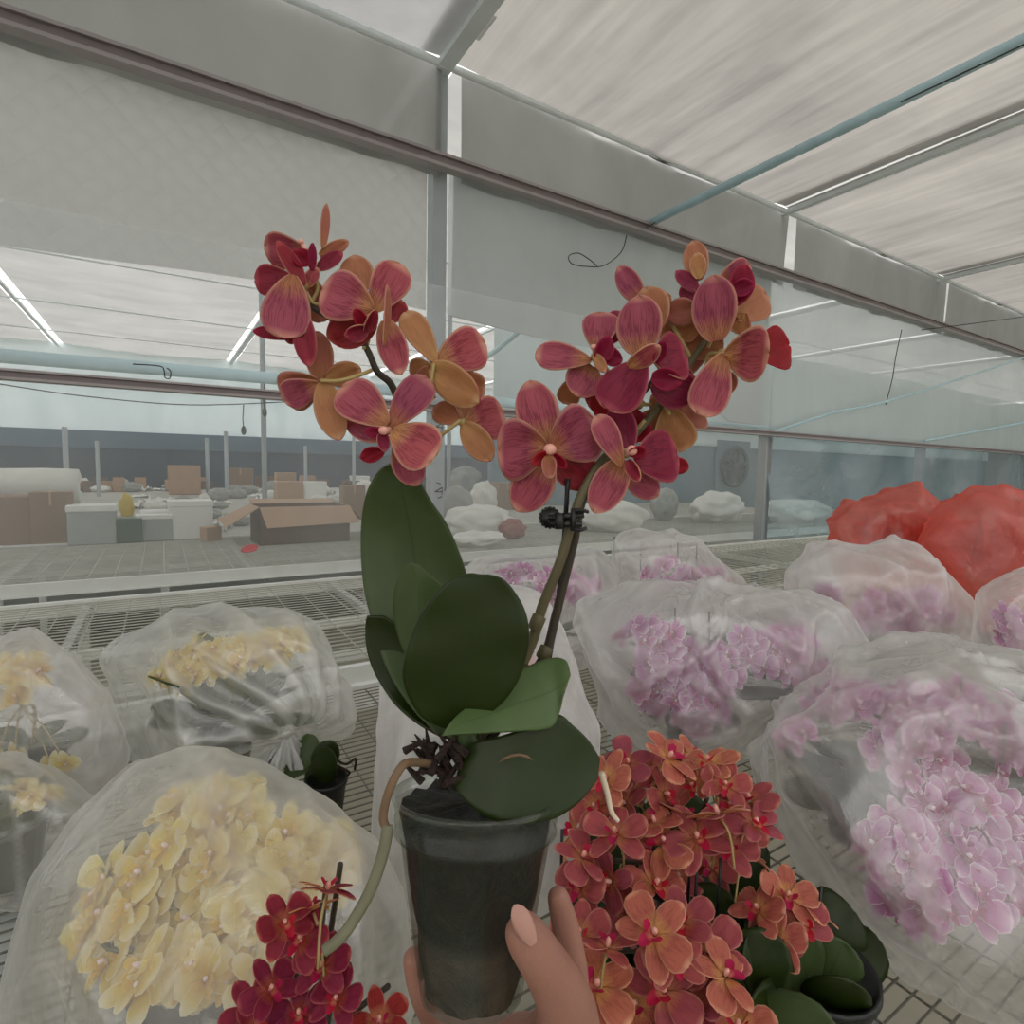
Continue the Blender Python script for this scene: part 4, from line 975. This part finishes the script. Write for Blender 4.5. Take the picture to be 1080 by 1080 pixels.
# loose bark pieces at the top
rnd = random.Random(3)
for k in range(34):
    px, py = rnd.uniform(436, 490), rnd.uniform(784, 822); a = P(px, py, D - .015 + rnd.uniform(-.01, .01)); q = V((rnd.uniform(-1, 1), rnd.uniform(-1, 1), rnd.uniform(.0, 1.2))).normalized()
    bm = bmesh.new(); tube(bm, [a - q * .007, a + q * .001, a + q * .010], [.0026, .0018, .0004], 5); rel(from_bm('bark_chip', bm, M['bark'], None, False), held)
def htube(name, pts, r, mat, k=6, n=10, label=None):
    bm = bmesh.new(); sp_ = smoothpts([P(*p) for p in pts], k)
    if isinstance(r, (list, tuple)):
        rr = [r[0] + (r[-1] - r[0]) * i / (len(sp_) - 1) for i in range(len(sp_))]
    else: rr = r
    tube(bm, sp_, rr, n); o = rel(from_bm(name, bm, M[mat]), held)
    if label: o['label'] = label
    return o
htube('aerial_root', [(456, 806, .33), (438, 804, .322), (424, 808, .31), (410, 835, .305), (404, 862, .305), (409, 876, .305)], .0024, 'root_tan')
htube('aerial_root', [(409, 870, .305), (404, 900, .30), (390, 940, .295), (370, 975, .29), (356, 992, .287), (342, 1003, .285)], [.0034, .0028], 'root', label='grey-green root reaching down the left of the pot')
htube('aerial_root', [(634, 815, .36), (640, 835, .36), (645, 856, .358), (652, 866, .358)], [.0022, .0014], 'root_white', label='short white root behind the lower right leaf')
# crown between leaves
htube('crown', [(500, 812, .35), (490, 785, .348), (482, 760, .348), (476, 735, .35)], [.010, .007], 'leaf_pale')

def hleaf(rows, mat, cup, th=.0018, label=None, ph=0.):
    """rows: (xl, yl, xr, yr, depth) from base to tip; cup pushes the midrib away from the eye"""
    bm = bmesh.new(); uvl = bm.loops.layers.uv.new('uv'); nu = 16
    L = [P(r[0], r[1], r[4]) for r in rows]; Rr = [P(r[2], r[3], r[4] + (r[5] if len(r) > 5 else 0)) for r in rows]
    L = smoothpts(L, 6); Rr = smoothpts(Rr, 6); n = len(L); g = []; uvs = {}
    for j in range(n):
        row = []
        for i in range(nu + 1):
            u = -1 + 2 * i / nu; p = L[j].lerp(Rr[j], i / nu)
            wd = (L[j] - Rr[j]).length
            p = p + CF * (cup * wd * (1 - abs(u) ** 1.5)) + CF * (.02 * wd * sin(j * .35 + ph) * u)
            vt = bm.verts.new(p); row.append(vt); uvs[vt] = (i / nu, j / (n - 1))
        g.append(row)
    for j in range(n - 1):
        for i in range(nu):
            f = bm.faces.new((g[j][i], g[j][i + 1], g[j + 1][i + 1], g[j + 1][i]))
            for lp in f.loops: lp[uvl].uv = uvs[lp.vert]
    o = rel(from_bm('leaf', bm, M[mat]), held); solid(o, th, 0)
    if label: o['label'] = label
    return o
hleaf([(462, 775, 478, 775, .352), (430, 740, 480, 750, .37), (405, 700, 492, 700, .385), (388, 640, 500, 660, .40), (382, 600, 496, 625, .41), (380, 560, 487, 590, .41), (384, 530, 472, 555, .405), (392, 508, 455, 530, .40), (402, 494, 442, 508, .395), (416, 488, 428, 492, .39)], 'leaf', .10)
hleaf([(468, 778, 480, 778, .350), (440, 762, 478, 765, .365), (414, 740, 470, 745, .378), (396, 712, 460, 715, .386), (387, 685, 450, 690, .388), (385, 662, 430, 668, .387), (387, 650, 405, 650, .385)], 'leaf_dark', .10)
hleaf([(464, 765, 478, 765, .348), (436, 710, 470, 710, .358), (420, 670, 472, 675, .362), (415, 640, 473, 640, .362), (418, 618, 468, 620, .360), (425, 602, 452, 605, .357), (432, 594, 440, 595, .355)], 'leaf', -.14)
hleaf([(470, 768, 484, 768, .340), (446, 756, 510, 756, .334), (432, 738, 532, 738, .328), (425, 715, 548, 715, .322), (428, 690, 556, 690, .318), (436, 665, 558, 668, .316), (449, 640, 554, 645, .315), (465, 620, 543, 625, .315), (482, 608, 530, 611, .316), (498, 606, 514, 606, .317)], 'leaf_dark', .07, label='broad rounded leaf facing forward')
hleaf([(466, 776, 468, 772, .325), (492, 774, 486, 752, .322, .01), (520, 773, 512, 735, .322, .018), (550, 771, 535, 716, .325, .022), (578, 768, 560, 702, .330, .024), (586, 762, 582, 694, .335, .022), (590, 748, 597, 697, .338, .014), (592, 735, 602, 712, .340, .006)], 'leaf_pale', -.05, label='lighter leaf arching to the right over the pot')
hleaf([(484, 812, 488, 790, .338), (482, 832, 505, 782, .325, .01), (496, 850, 530, 775, .318, .018), (515, 863, 560, 765, .315, .022), (545, 871, 588, 754, .318, .022), (585, 864, 604, 764, .323, .018), (612, 845, 620, 780, .33, .012), (630, 822, 633, 800, .336, .004)], 'leaf_dark', .05, label='wide leaf low over the pot with a torn scar')
# tear scar on that leaf
bm = bmesh.new()
pts = [(526, 804, .315), (532, 800, .314), (540, 797, .3135), (548, 796, .3135), (556, 798, .3135), (562, 802, .314)]
tube(bm, [P(x, y, d + .006) for x, y, d in pts], [.0003, .0008, .0009, .0009, .0008, .0003], 6)
tag(rel(from_bm('leaf_scar', bm, M['root_tan']), held), 'brown tear scar across the low leaf')

# stems, stake, clip
htube('flower_stem', [(498, 790, .352), (535, 730, .358), (560, 680, .358), (572, 640, .356), (590, 595, .352), (605, 545, .350), (618, 512, .35), (640, 480, .355), (665, 462, .362), (690, 435, .365), (712, 405, .366), (735, 372, .366), (752, 345, .366), (765, 320, .366)], [.0038, .0018], 'stem')
htube('flower_stem', [(510, 790, .356), (552, 725, .366), (575, 690, .368), (586, 650, .366), (596, 610, .362), (606, 570, .358), (610, 548, .355), (618, 520, .356), (640, 490, .362), (660, 440, .370), (690, 400, .372)], [.0036, .0018], 'stem_dark')
for (x, y, d, x2, y2) in ((569, 650, .357, 564, 662), (577, 683, .367, 572, 693), (560, 705, .357, 556, 712)):
    htube('stem_node', [(x2, y2, d), ((x + x2) / 2, (y + y2) / 2, d - .001), (x, y, d)], .0046, 'stem')
htube('flower_stem', [(485, 785, .36), (455, 720, .395), (435, 640, .425), (430, 560, .43), (430, 505, .425), (428, 460, .400), (415, 410, .385), (398, 392, .378), (388, 370, .374), (375, 350, .373), (352, 338, .374), (322, 320, .374)], [.0034, .0017], 'stem_dark')
htube('stake', [(572, 735, .372), (585, 660, .368), (594, 580, .360), (599, 505, .353)], .0016, 'black')
cl_ = P(595, 547, .347)
bm = bmesh.new(); cc = P(580, 546, .347)
for k in range(16):
    a = 2 * pi * k / 16; p = cc + CR * (cos(a) * .0058) + CU * (sin(a) * .0058); blob(bm, p, .0014, 1)
tube(bm, [cc - CF * .003, cc + CF * .003], .0058, 16)
tube(bm, [P(578, 546, .345), P(616, 543, .343)], .0021, 8); tube(bm, [P(580, 552, .345), P(614, 553, .343)], .0019, 8)
tube(bm, [P(605, 536, .342), P(604, 560, .342)], .0018, 8)
tube(bm, smoothpts([P(605, 540, .342), P(612, 538, .340), P(620, 540, .343)], 4), .0012, 6); tube(bm, smoothpts([P(605, 558, .342), P(612, 559, .340), P(618, 557, .343)], 4), .0012, 6)
tube(bm, [P(590, 541, .342), P(590, 558, .342)], .003, 8)
tag(rel(from_bm('plant_clip', bm, M['black']), held), 'black toothed clip joining stems and stake')

# --- flowers of the held plant, each petal placed on its own
MATP = {'r': ('petal_rose', 'petal_peach'), 'd': ('petal_deep', 'petal_peach'), 'p': ('petal_peach', 'petal_rose'), 'o': ('petal_orange', 'petal_deep'), 'w': ('petal_wine', 'petal_wine')}
def hflower(cx, cy, d, tr, petals, pedicel=None, column=None):
    if column: column = (column[0], column[1], column[2] * .75)
    fx, fy = tr(cx, cy)
    root = P(fx, fy, d + .004)
    bm = bmesh.new(); blob(bm, root, .0035, 2)
    if pedicel:
        pp = [P(*tr(x, y), d + dz) for x, y, dz in pedicel]; tube(bm, smoothpts(pp, 4), .0013, 6)
    fo = rel(from_bm('flower', bm, M['pedicel']), held)
    for i, pt in enumerate(petals):
        kind, x0, y0, x1, y1, wd, dz, tw, mt = pt[:9]
        px0, py0 = tr(x0, y0); px1, py1 = tr(x1, y1); s = (tr(wd, 0)[0] - tr(0, 0)[0])
        db = d + (pt[9] if len(pt) > 9 else 0)
        A = P(px0, py0, db); B = P(px1, py1, db + dz); W = s / FPX * d * (.75 if kind == 'L' else 1)
        ax = (B - A).normalized(); n = -(ray((px0 + px1) / 2, (py0 + py1) / 2)).normalized()
        n = Quaternion(ax, radians(tw)) @ n
        bm = bmesh.new()
        nm = {'P': 'petal', 'S': 'sepal', 'L': 'lip'}[kind]
        surf(bm, A, B, W, n, 'petal' if kind == 'P' else 'sepal', cup=.10 if kind != 'L' else .35, bend=.10, wave=.025, nu=10, nv=12, ph=i * 1.7)
        o = rel(from_bm(nm, bm, [M[MATP[mt][0]], M[MATP[mt][1]]]), held); o.parent = fo
        solid(o, .0007, 0, 1)
    if column:
        x, y, r = column; a = P(*tr(x, y), d - .006); bm = bmesh.new(); s = (tr(r, 0)[0] - tr(0, 0)[0]) / FPX * d
        blob(bm, a, s, 2, (1, 1.1, .9)); tube(bm, [a, a.lerp(root, .9)], s * .7, 8)
        o = rel(from_bm('column', bm, M['column']), held); o.parent = fo
t1 = lambda x, y: (240 + x * .2963, 200 + y * .2963)
t2 = lambda x, y: (500 + x / 3, 240 + y / 3)
DL = .37
hflower(305, 270, DL, t1, [('P', 300, 235, 128, 208, 125, -.004, -15, 'r'), ('S', 275, 345, 180, 180, 62, -.012, 30, 'd', -.004), ('L', 290, 270, 240, 215, 85, -.006, 10, 'w', -.004),
  ('S', 338, 215, 357, 45, 34, .004, 20, 'p'), ('S', 325, 235, 432, 185, 48, .004, 10, 'p', .002), ('S', 318, 285, 408, 222, 52, 0, -20, 'd'), ('S', 300, 290, 303, 190, 30, -.006, 0, 'w', -.004), ('S', 270, 350, 322, 280, 46, -.004, 0, 'r')], [(305, 270, .004), (320, 350, .006), (300, 400, .006)], (262, 185, 14))
hflower(270, 340, DL - .004, t1, [('P', 245, 325, 92, 320, 110, .004, 10, 'd', .004), ('P', 235, 300, 195, 522, 165, -.008, 10, 'r', -.006), ('P', 285, 300, 335, 470, 110, .006, 0, 'p', .010),
  ('S', 262, 520, 88, 500, 52, -.004, 20, 'w', -.004), ('S', 245, 430, 222, 548, 78, 0, 0, 'd', -.002), ('S', 262, 430, 288, 625, 82, -.006, 20, 'd', -.006)], [(270, 340, .006), (300, 400, .008), (330, 410, .006)])
hflower(325, 670, DL, t1, [('S', 335, 690, 318, 500, 100, .004, 0, 'p'), ('P', 328, 680, 192, 735, 150, 0, -10, 'p', -.002), ('P', 330, 690, 192, 745, 110, .002, -10, 'r', -.004), ('S', 335, 680, 395, 888, 108, -.006, 10, 'o', -.004), ('S', 345, 675, 475, 640, 92, .004, 20, 'o')], [(330, 680, -.006), (400, 680, -.008), (470, 660, -.004), (512, 642, .002)])
hflower(515, 455, DL - .005, t1, [('S', 470, 370, 452, 228, 120, .006, 0, 'o', .008), ('P', 520, 430, 335, 350, 185, -.006, 15, 'r', -.004), ('P', 515, 440, 618, 262, 138, -.002, -10, 'r'), ('S', 555, 560, 580, 340, 46, -.006, 60, 'p', -.008), ('P', 560, 480, 625, 395, 80, .004, 0, 'd', .004),
  ('S', 560, 460, 615, 655, 108, -.004, 10, 'r', .000), ('S', 530, 470, 352, 525, 130, .002, 0, 'd', .002), ('L', 490, 500, 455, 425, 60, -.010, 10, 'w', -.006), ('L', 500, 500, 420, 520, 80, -.010, -20, 'd', -.006), ('L', 490, 510, 530, 430, 60, -.008, 30, 'd', -.006)], [(515, 455, .004), (500, 540, .010), (485, 565, .006)], (492, 480, 20))
hflower(735, 620, DL, t1, [('P', 745, 620, 632, 430, 102, .0, 15, 'o'), ('P', 745, 610, 918, 545, 165, .002, -10, 'r', .003), ('S', 722, 625, 890, 758, 135, -.010, 20, 'o', -.004), ('S', 720, 625, 648, 655, 85, .006, 0, 'o', .004), ('S', 720, 630, 680, 700, 60, .004, 0, 'p', .004), ('P', 820, 650, 905, 715, 90, .004, 10, 'o', .006)], [(735, 620, -.006), (725, 700, -.004), (735, 740, .006)])
hflower(575, 855, DL - .008, t1, [('P', 575, 840, 402, 700, 165, -.004, 15, 'r'), ('P', 575, 850, 712, 668, 135, -.002, -20, 'r', .002), ('P', 585, 850, 735, 950, 180, -.008, -10, 'r', -.005), ('S', 605, 900, 678, 1053, 118, .004, 0, 'r', .006), ('S', 570, 880, 418, 820, 98, .002, 0, 'r', .003),
  ('L', 560, 880, 488, 855, 56, -.006, 10, 'w', -.003), ('L', 560, 930, 470, 955, 75, .003, 0, 'w', .004), ('L', 550, 860, 560, 930, 60, -.006, 0, 'd', -.003)], [(575, 855, .006), (610, 800, .012), (600, 720, .010)], (555, 858, 24))
hflower(840, 830, DL + .004, t1, [('P', 845, 830, 860, 645, 125, .003, 0, 'o', .003), ('P', 845, 840, 985, 800, 165, 0, -10, 'r', .001), ('P', 845, 830, 732, 775, 88, .004, 10, 'o', .002), ('S', 838, 830, 938, 963, 100, -.004, 0, 'o', -.002)], [(830, 820, -.006), (780, 860, -.004), (735, 890, .0)])

DR = .355
hflower(240, 715, DR - .006, t2, [('S', 230, 690, 172, 482, 138, .002, 0, 'r', .002), ('P', 235, 700, 75, 705, 205, -.004, -15, 'r', -.002), ('P', 240, 700, 390, 625, 195, -.005, 10, 'r', -.003), ('S', 240, 730, 135, 898, 135, .004, 0, 'r', .003), ('S', 250, 715, 390, 815, 130, .003, 10, 'd', .004),
  ('L', 245, 720, 185, 745, 60, -.006, 0, 'w', -.005), ('L', 235, 720, 240, 790, 60, -.010, 0, 'p', -.006), ('L', 250, 720, 290, 760, 50, -.006, 20, 'w', -.005)], [(240, 715, .006), (290, 740, .016), (350, 790, .010)], (240, 702, 27))
hflower(480, 715, DR - .008, t2, [('P', 470, 760, 392, 595, 92, -.010, 35, 'r', -.004), ('S', 480, 720, 450, 560, 105, .004, 0, 'd', .004), ('S', 475, 730, 380, 900, 115, -.002, 0, 'r'), ('S', 480, 770, 585, 850, 92, .004, 0, 'r', .004), ('P', 505, 740, 645, 715, 180, -.004, -15, 'd', .000), ('S', 610, 740, 680, 765, 55, .006, 0, 'w', .01),
  ('L', 485, 735, 520, 800, 54, -.010, 10, 'd', -.005), ('L', 490, 720, 540, 700, 60, -.008, 30, 'w', -.004)], [(480, 715, .006), (500, 660, .016), (540, 610, .012)], (500, 705, 24))
hflower(560, 410, DR - .012, t2, [('S', 525, 410, 520, 212, 148, -.002, -10, 'r', .002), ('S', 580, 330, 545, 182, 120, .010, 0, 'o', .010), ('P', 540, 420, 420, 570, 160, -.004, 20, 'd', -.003), ('S', 485, 440, 590, 380, 84, -.010, 45, 'r', -.008), ('P', 570, 420, 672, 400, 175, .0, -25, 'd', -.002), ('L', 560, 470, 655, 490, 90, -.004, 0, 'w', -.003), ('S', 560, 490, 705, 530, 130, .004, 0, 'd', .006), ('L', 575, 430, 600, 360, 55, -.010, 30, 'w', -.007)],
  [(560, 410, .006), (600, 470, .02), (590, 540, .01)], (592, 385, 14))
hflower(385, 410, DR - .004, t2, [('P', 375, 420, 195, 398, 92, -.002, 20, 'r', -.003), ('P', 390, 390, 405, 265, 120, .0, -10, 'r', .002), ('P', 400, 380, 480, 270, 90, .004, 0, 'd', .004), ('S', 375, 435, 320, 530, 120, -.002, 0, 'r', .002), ('L', 390, 430, 430, 345, 80, -.004, 20, 'w', -.004), ('L', 390, 400, 470, 420, 80, 0, -20, 'w', -.002), ('S', 380, 400, 415, 455, 35, -.006, 0, 'o', -.006), ('S', 350, 410, 295, 398, 40, .004, 0, 'o', .002), ('P', 320, 470, 290, 560, 80, .01, 0, 'o', .012)], [(385, 410, .008), (450, 480, .02), (540, 560, .012)], (378, 378, 14))
hflower(755, 340, DR - .004, t2, [('S', 765, 365, 755, 148, 138, -.006, -10, 'r', -.003), ('P', 830, 290, 932, 210, 120, .004, 10, 'p', .008), ('P', 770, 175, 880, 125, 90, .002, 0, 'r', .002), ('L', 820, 250, 862, 115, 110, -.004, 20, 'w', .0), ('L', 810, 200, 885, 180, 70, -.004, 0, 'w', -.003), ('S', 710, 270, 605, 265, 90, .006, 0, 'p', .006), ('S', 710, 205, 640, 135, 50, .002, 20, 'd', .003), ('S', 712, 170, 692, 38, 78, .004, 0, 'p', .004), ('S', 712, 165, 705, 80, 52, -.002, 0, 'o', .001), ('S', 700, 240, 655, 185, 50, .004, 0, 'd', .004), ('P', 720, 280, 640, 330, 110, .010, 0, 'o', .010), ('P', 860, 270, 820, 330, 90, .006, 0, 'o', .006)], [(755, 340, .006), (740, 380, .01)])
hflower(785, 400, DR - .002, t2, [('P', 790, 400, 932, 400, 182, -.010, 25, 'r', -.006), ('P', 890, 400, 1003, 372, 150, .006, -10, 'w', .004), ('P', 790, 395, 722, 592, 128, -.006, -15, 'r', -.004), ('S', 780, 450, 805, 530, 78, .002, 0, 'p', .004), ('S', 780, 400, 680, 330, 120, .008, 0, 'o', .012), ('S', 740, 540, 775, 545, 34, .006, 0, 'w', .01)], [(785, 400, -.004), (745, 400, .006), (735, 440, .01)])
hflower(640, 590, DR + .010, t2, [('P', 610, 560, 650, 712, 135, .004, 0, 'o'), ('P', 600, 570, 540, 660, 110, .004, 0, 'o', .004), ('P', 650, 600, 720, 560, 150, .004, 0, 'p', .002), ('S', 640, 600, 560, 530, 80, .006, 0, 'o', .006)], [(620, 590, -.006), (600, 560, .0), (590, 550, .004)])
hflower(560, 230, DR + .012, t2, [('S', 530, 240, 455, 122, 74, .002, 0, 'r'), ('S', 560, 260, 625, 215, 60, .004, 0, 'p'), ('P', 570, 250, 590, 350, 90, .004, 0, 'o', .004), ('P', 600, 300, 690, 360, 130, .004, 0, 'o', .008)], [(560, 230, -.004), (620, 300, .0), (690, 420, .0)])
hflower(520, 560, DR + .012, t2, [('P', 480, 520, 400, 610, 140, .0, 0, 'w'), ('P', 480, 560, 520, 680, 110, .004, 0, 'w'), ('P', 620, 520, 700, 470, 140, .004, 0, 'd', .0), ('P', 500, 480, 360, 560, 130, .004, 0, 'd', .004), ('P', 660, 480, 700, 340, 120, .01, 0, 'o', .01)], [(520, 560, -.004), (560, 560, .0)])

# ================================================================== the hand
def skin_mat():
    t = NT('skin')
    v = t.vec('Object', (1, 1, 1)); nz = t.noise(30, 4, v); fine = t.noise(260, 3, v)
    c = t.mix(nz, rgb('94675a'), rgb('aa7c6a'))
    bp = t.n('Bump', ins={'Height': fine, 'Strength': .25, 'Distance': .002}).outputs[0]
    b = t.n('BsdfPrincipled', ins={'Base Color': c, 'Roughness': .55, 'Subsurface Weight': .15, 'Subsurface Radius': (.012, .005, .003), 'Normal': bp, 'Specular IOR Level': .35})
    return t.done(b.outputs[0])
M['skin'] = skin_mat()
sk = [  # px, py, depth, radius, parent
 (560, 1112, .385, .026, -1),   # 0 palm root
 (585, 1200, .365, .027, 0),    # 1 wrist
 (600, 1300, .34, .030, 1),     # 2
 (615, 1420, .30, .033, 2),     # 3
 (600, 1105, .350, .022, 0),    # 4 thumb base
 (598, 1058, .327, .0165, 4),   # 5
 (574, 1015, .314, .0128, 5),   # 6
 (560, 996, .308, .0122, 6),    # 7
 (543, 968, .306, .0098, 7),    # 8
 (600, 1075, .372, .0150, 0),   # 9 index knuckle
 (603, 1020, .372, .0105, 9),   # 10
 (596, 975, .372, .0088, 10),   # 11
 (586, 936, .370, .0065, 11),   # 12
 (515, 1106, .395, .0190, 0),   # 13 middle
 (476, 1094, .400, .0120, 13),
 (450, 1056, .390, .0096, 14),
 (441, 1030, .380, .0085, 15),
 (435, 1003, .374, .0068, 16),
 (515, 1155, .385, .0160, 0),   # 18 ring
 (465, 1150, .375, .0098, 18),
 (436, 1115, .362, .0088, 19),
 (432, 1095, .352, .0068, 20),
 (525, 1185, .370, .0140, 0),   # 22 little
 (480, 1190, .355, .0088, 22),
 (455, 1165, .342, .0078, 23),
 (452, 1140, .334, .0060, 24),
]
HD = .915
hroot = P(560, 1112, .385 * HD)
bm = bmesh.new(); vs = [bm.verts.new(P(a, b, c) - hroot) for a, b, c, r, q in [(q_[0], q_[1], q_[2] * HD, q_[3], q_[4]) for q_ in sk]]
for i, s_ in enumerate(sk):
    if s_[4] >= 0: bm.edges.new((vs[s_[4]], vs[i]))
hand = from_bm('person_hand', bm, M['skin'], None, False); hand.location = hroot
tag(hand, 'hand of a person gripping the clear pot, thumb in front', 'person')
m = hand.modifiers.new('skin', 'SKIN'); m.use_smooth_shade = True; m.branch_smoothing = .4
for i, s_ in enumerate(sk):
    sv = hand.data.skin_vertices[0].data[i]; sv.radius = (s_[3], s_[3]); sv.use_root = (i == 0)
m = hand.modifiers.new('sub', 'SUBSURF'); m.levels = 2; m.render_levels = 3
M['nail'] = plain('nail', 'b88a7c', .28, var=.06, scale=40)
def nail(x0, y0, x1, y1, d, wpx, off, tw):
    A, B = P(x0, y0, d), P(x1, y1, d); n = Quaternion((B - A).normalized(), radians(tw)) @ (-ray(x0, y0).normalized())
    bm = bmesh.new(); surf(bm, A + n * off, B + n * off * .8, wpx / FPX * d, n, 'blade', -.22, .12, 0, 8, 8)
    for v in bm.verts: v.co -= hand.location
    solid(from_bm('fingernail', bm, M['nail'], hand), .0006)
nail(563, 998, 543, 957, .306 * HD, 21, .0112, 2)
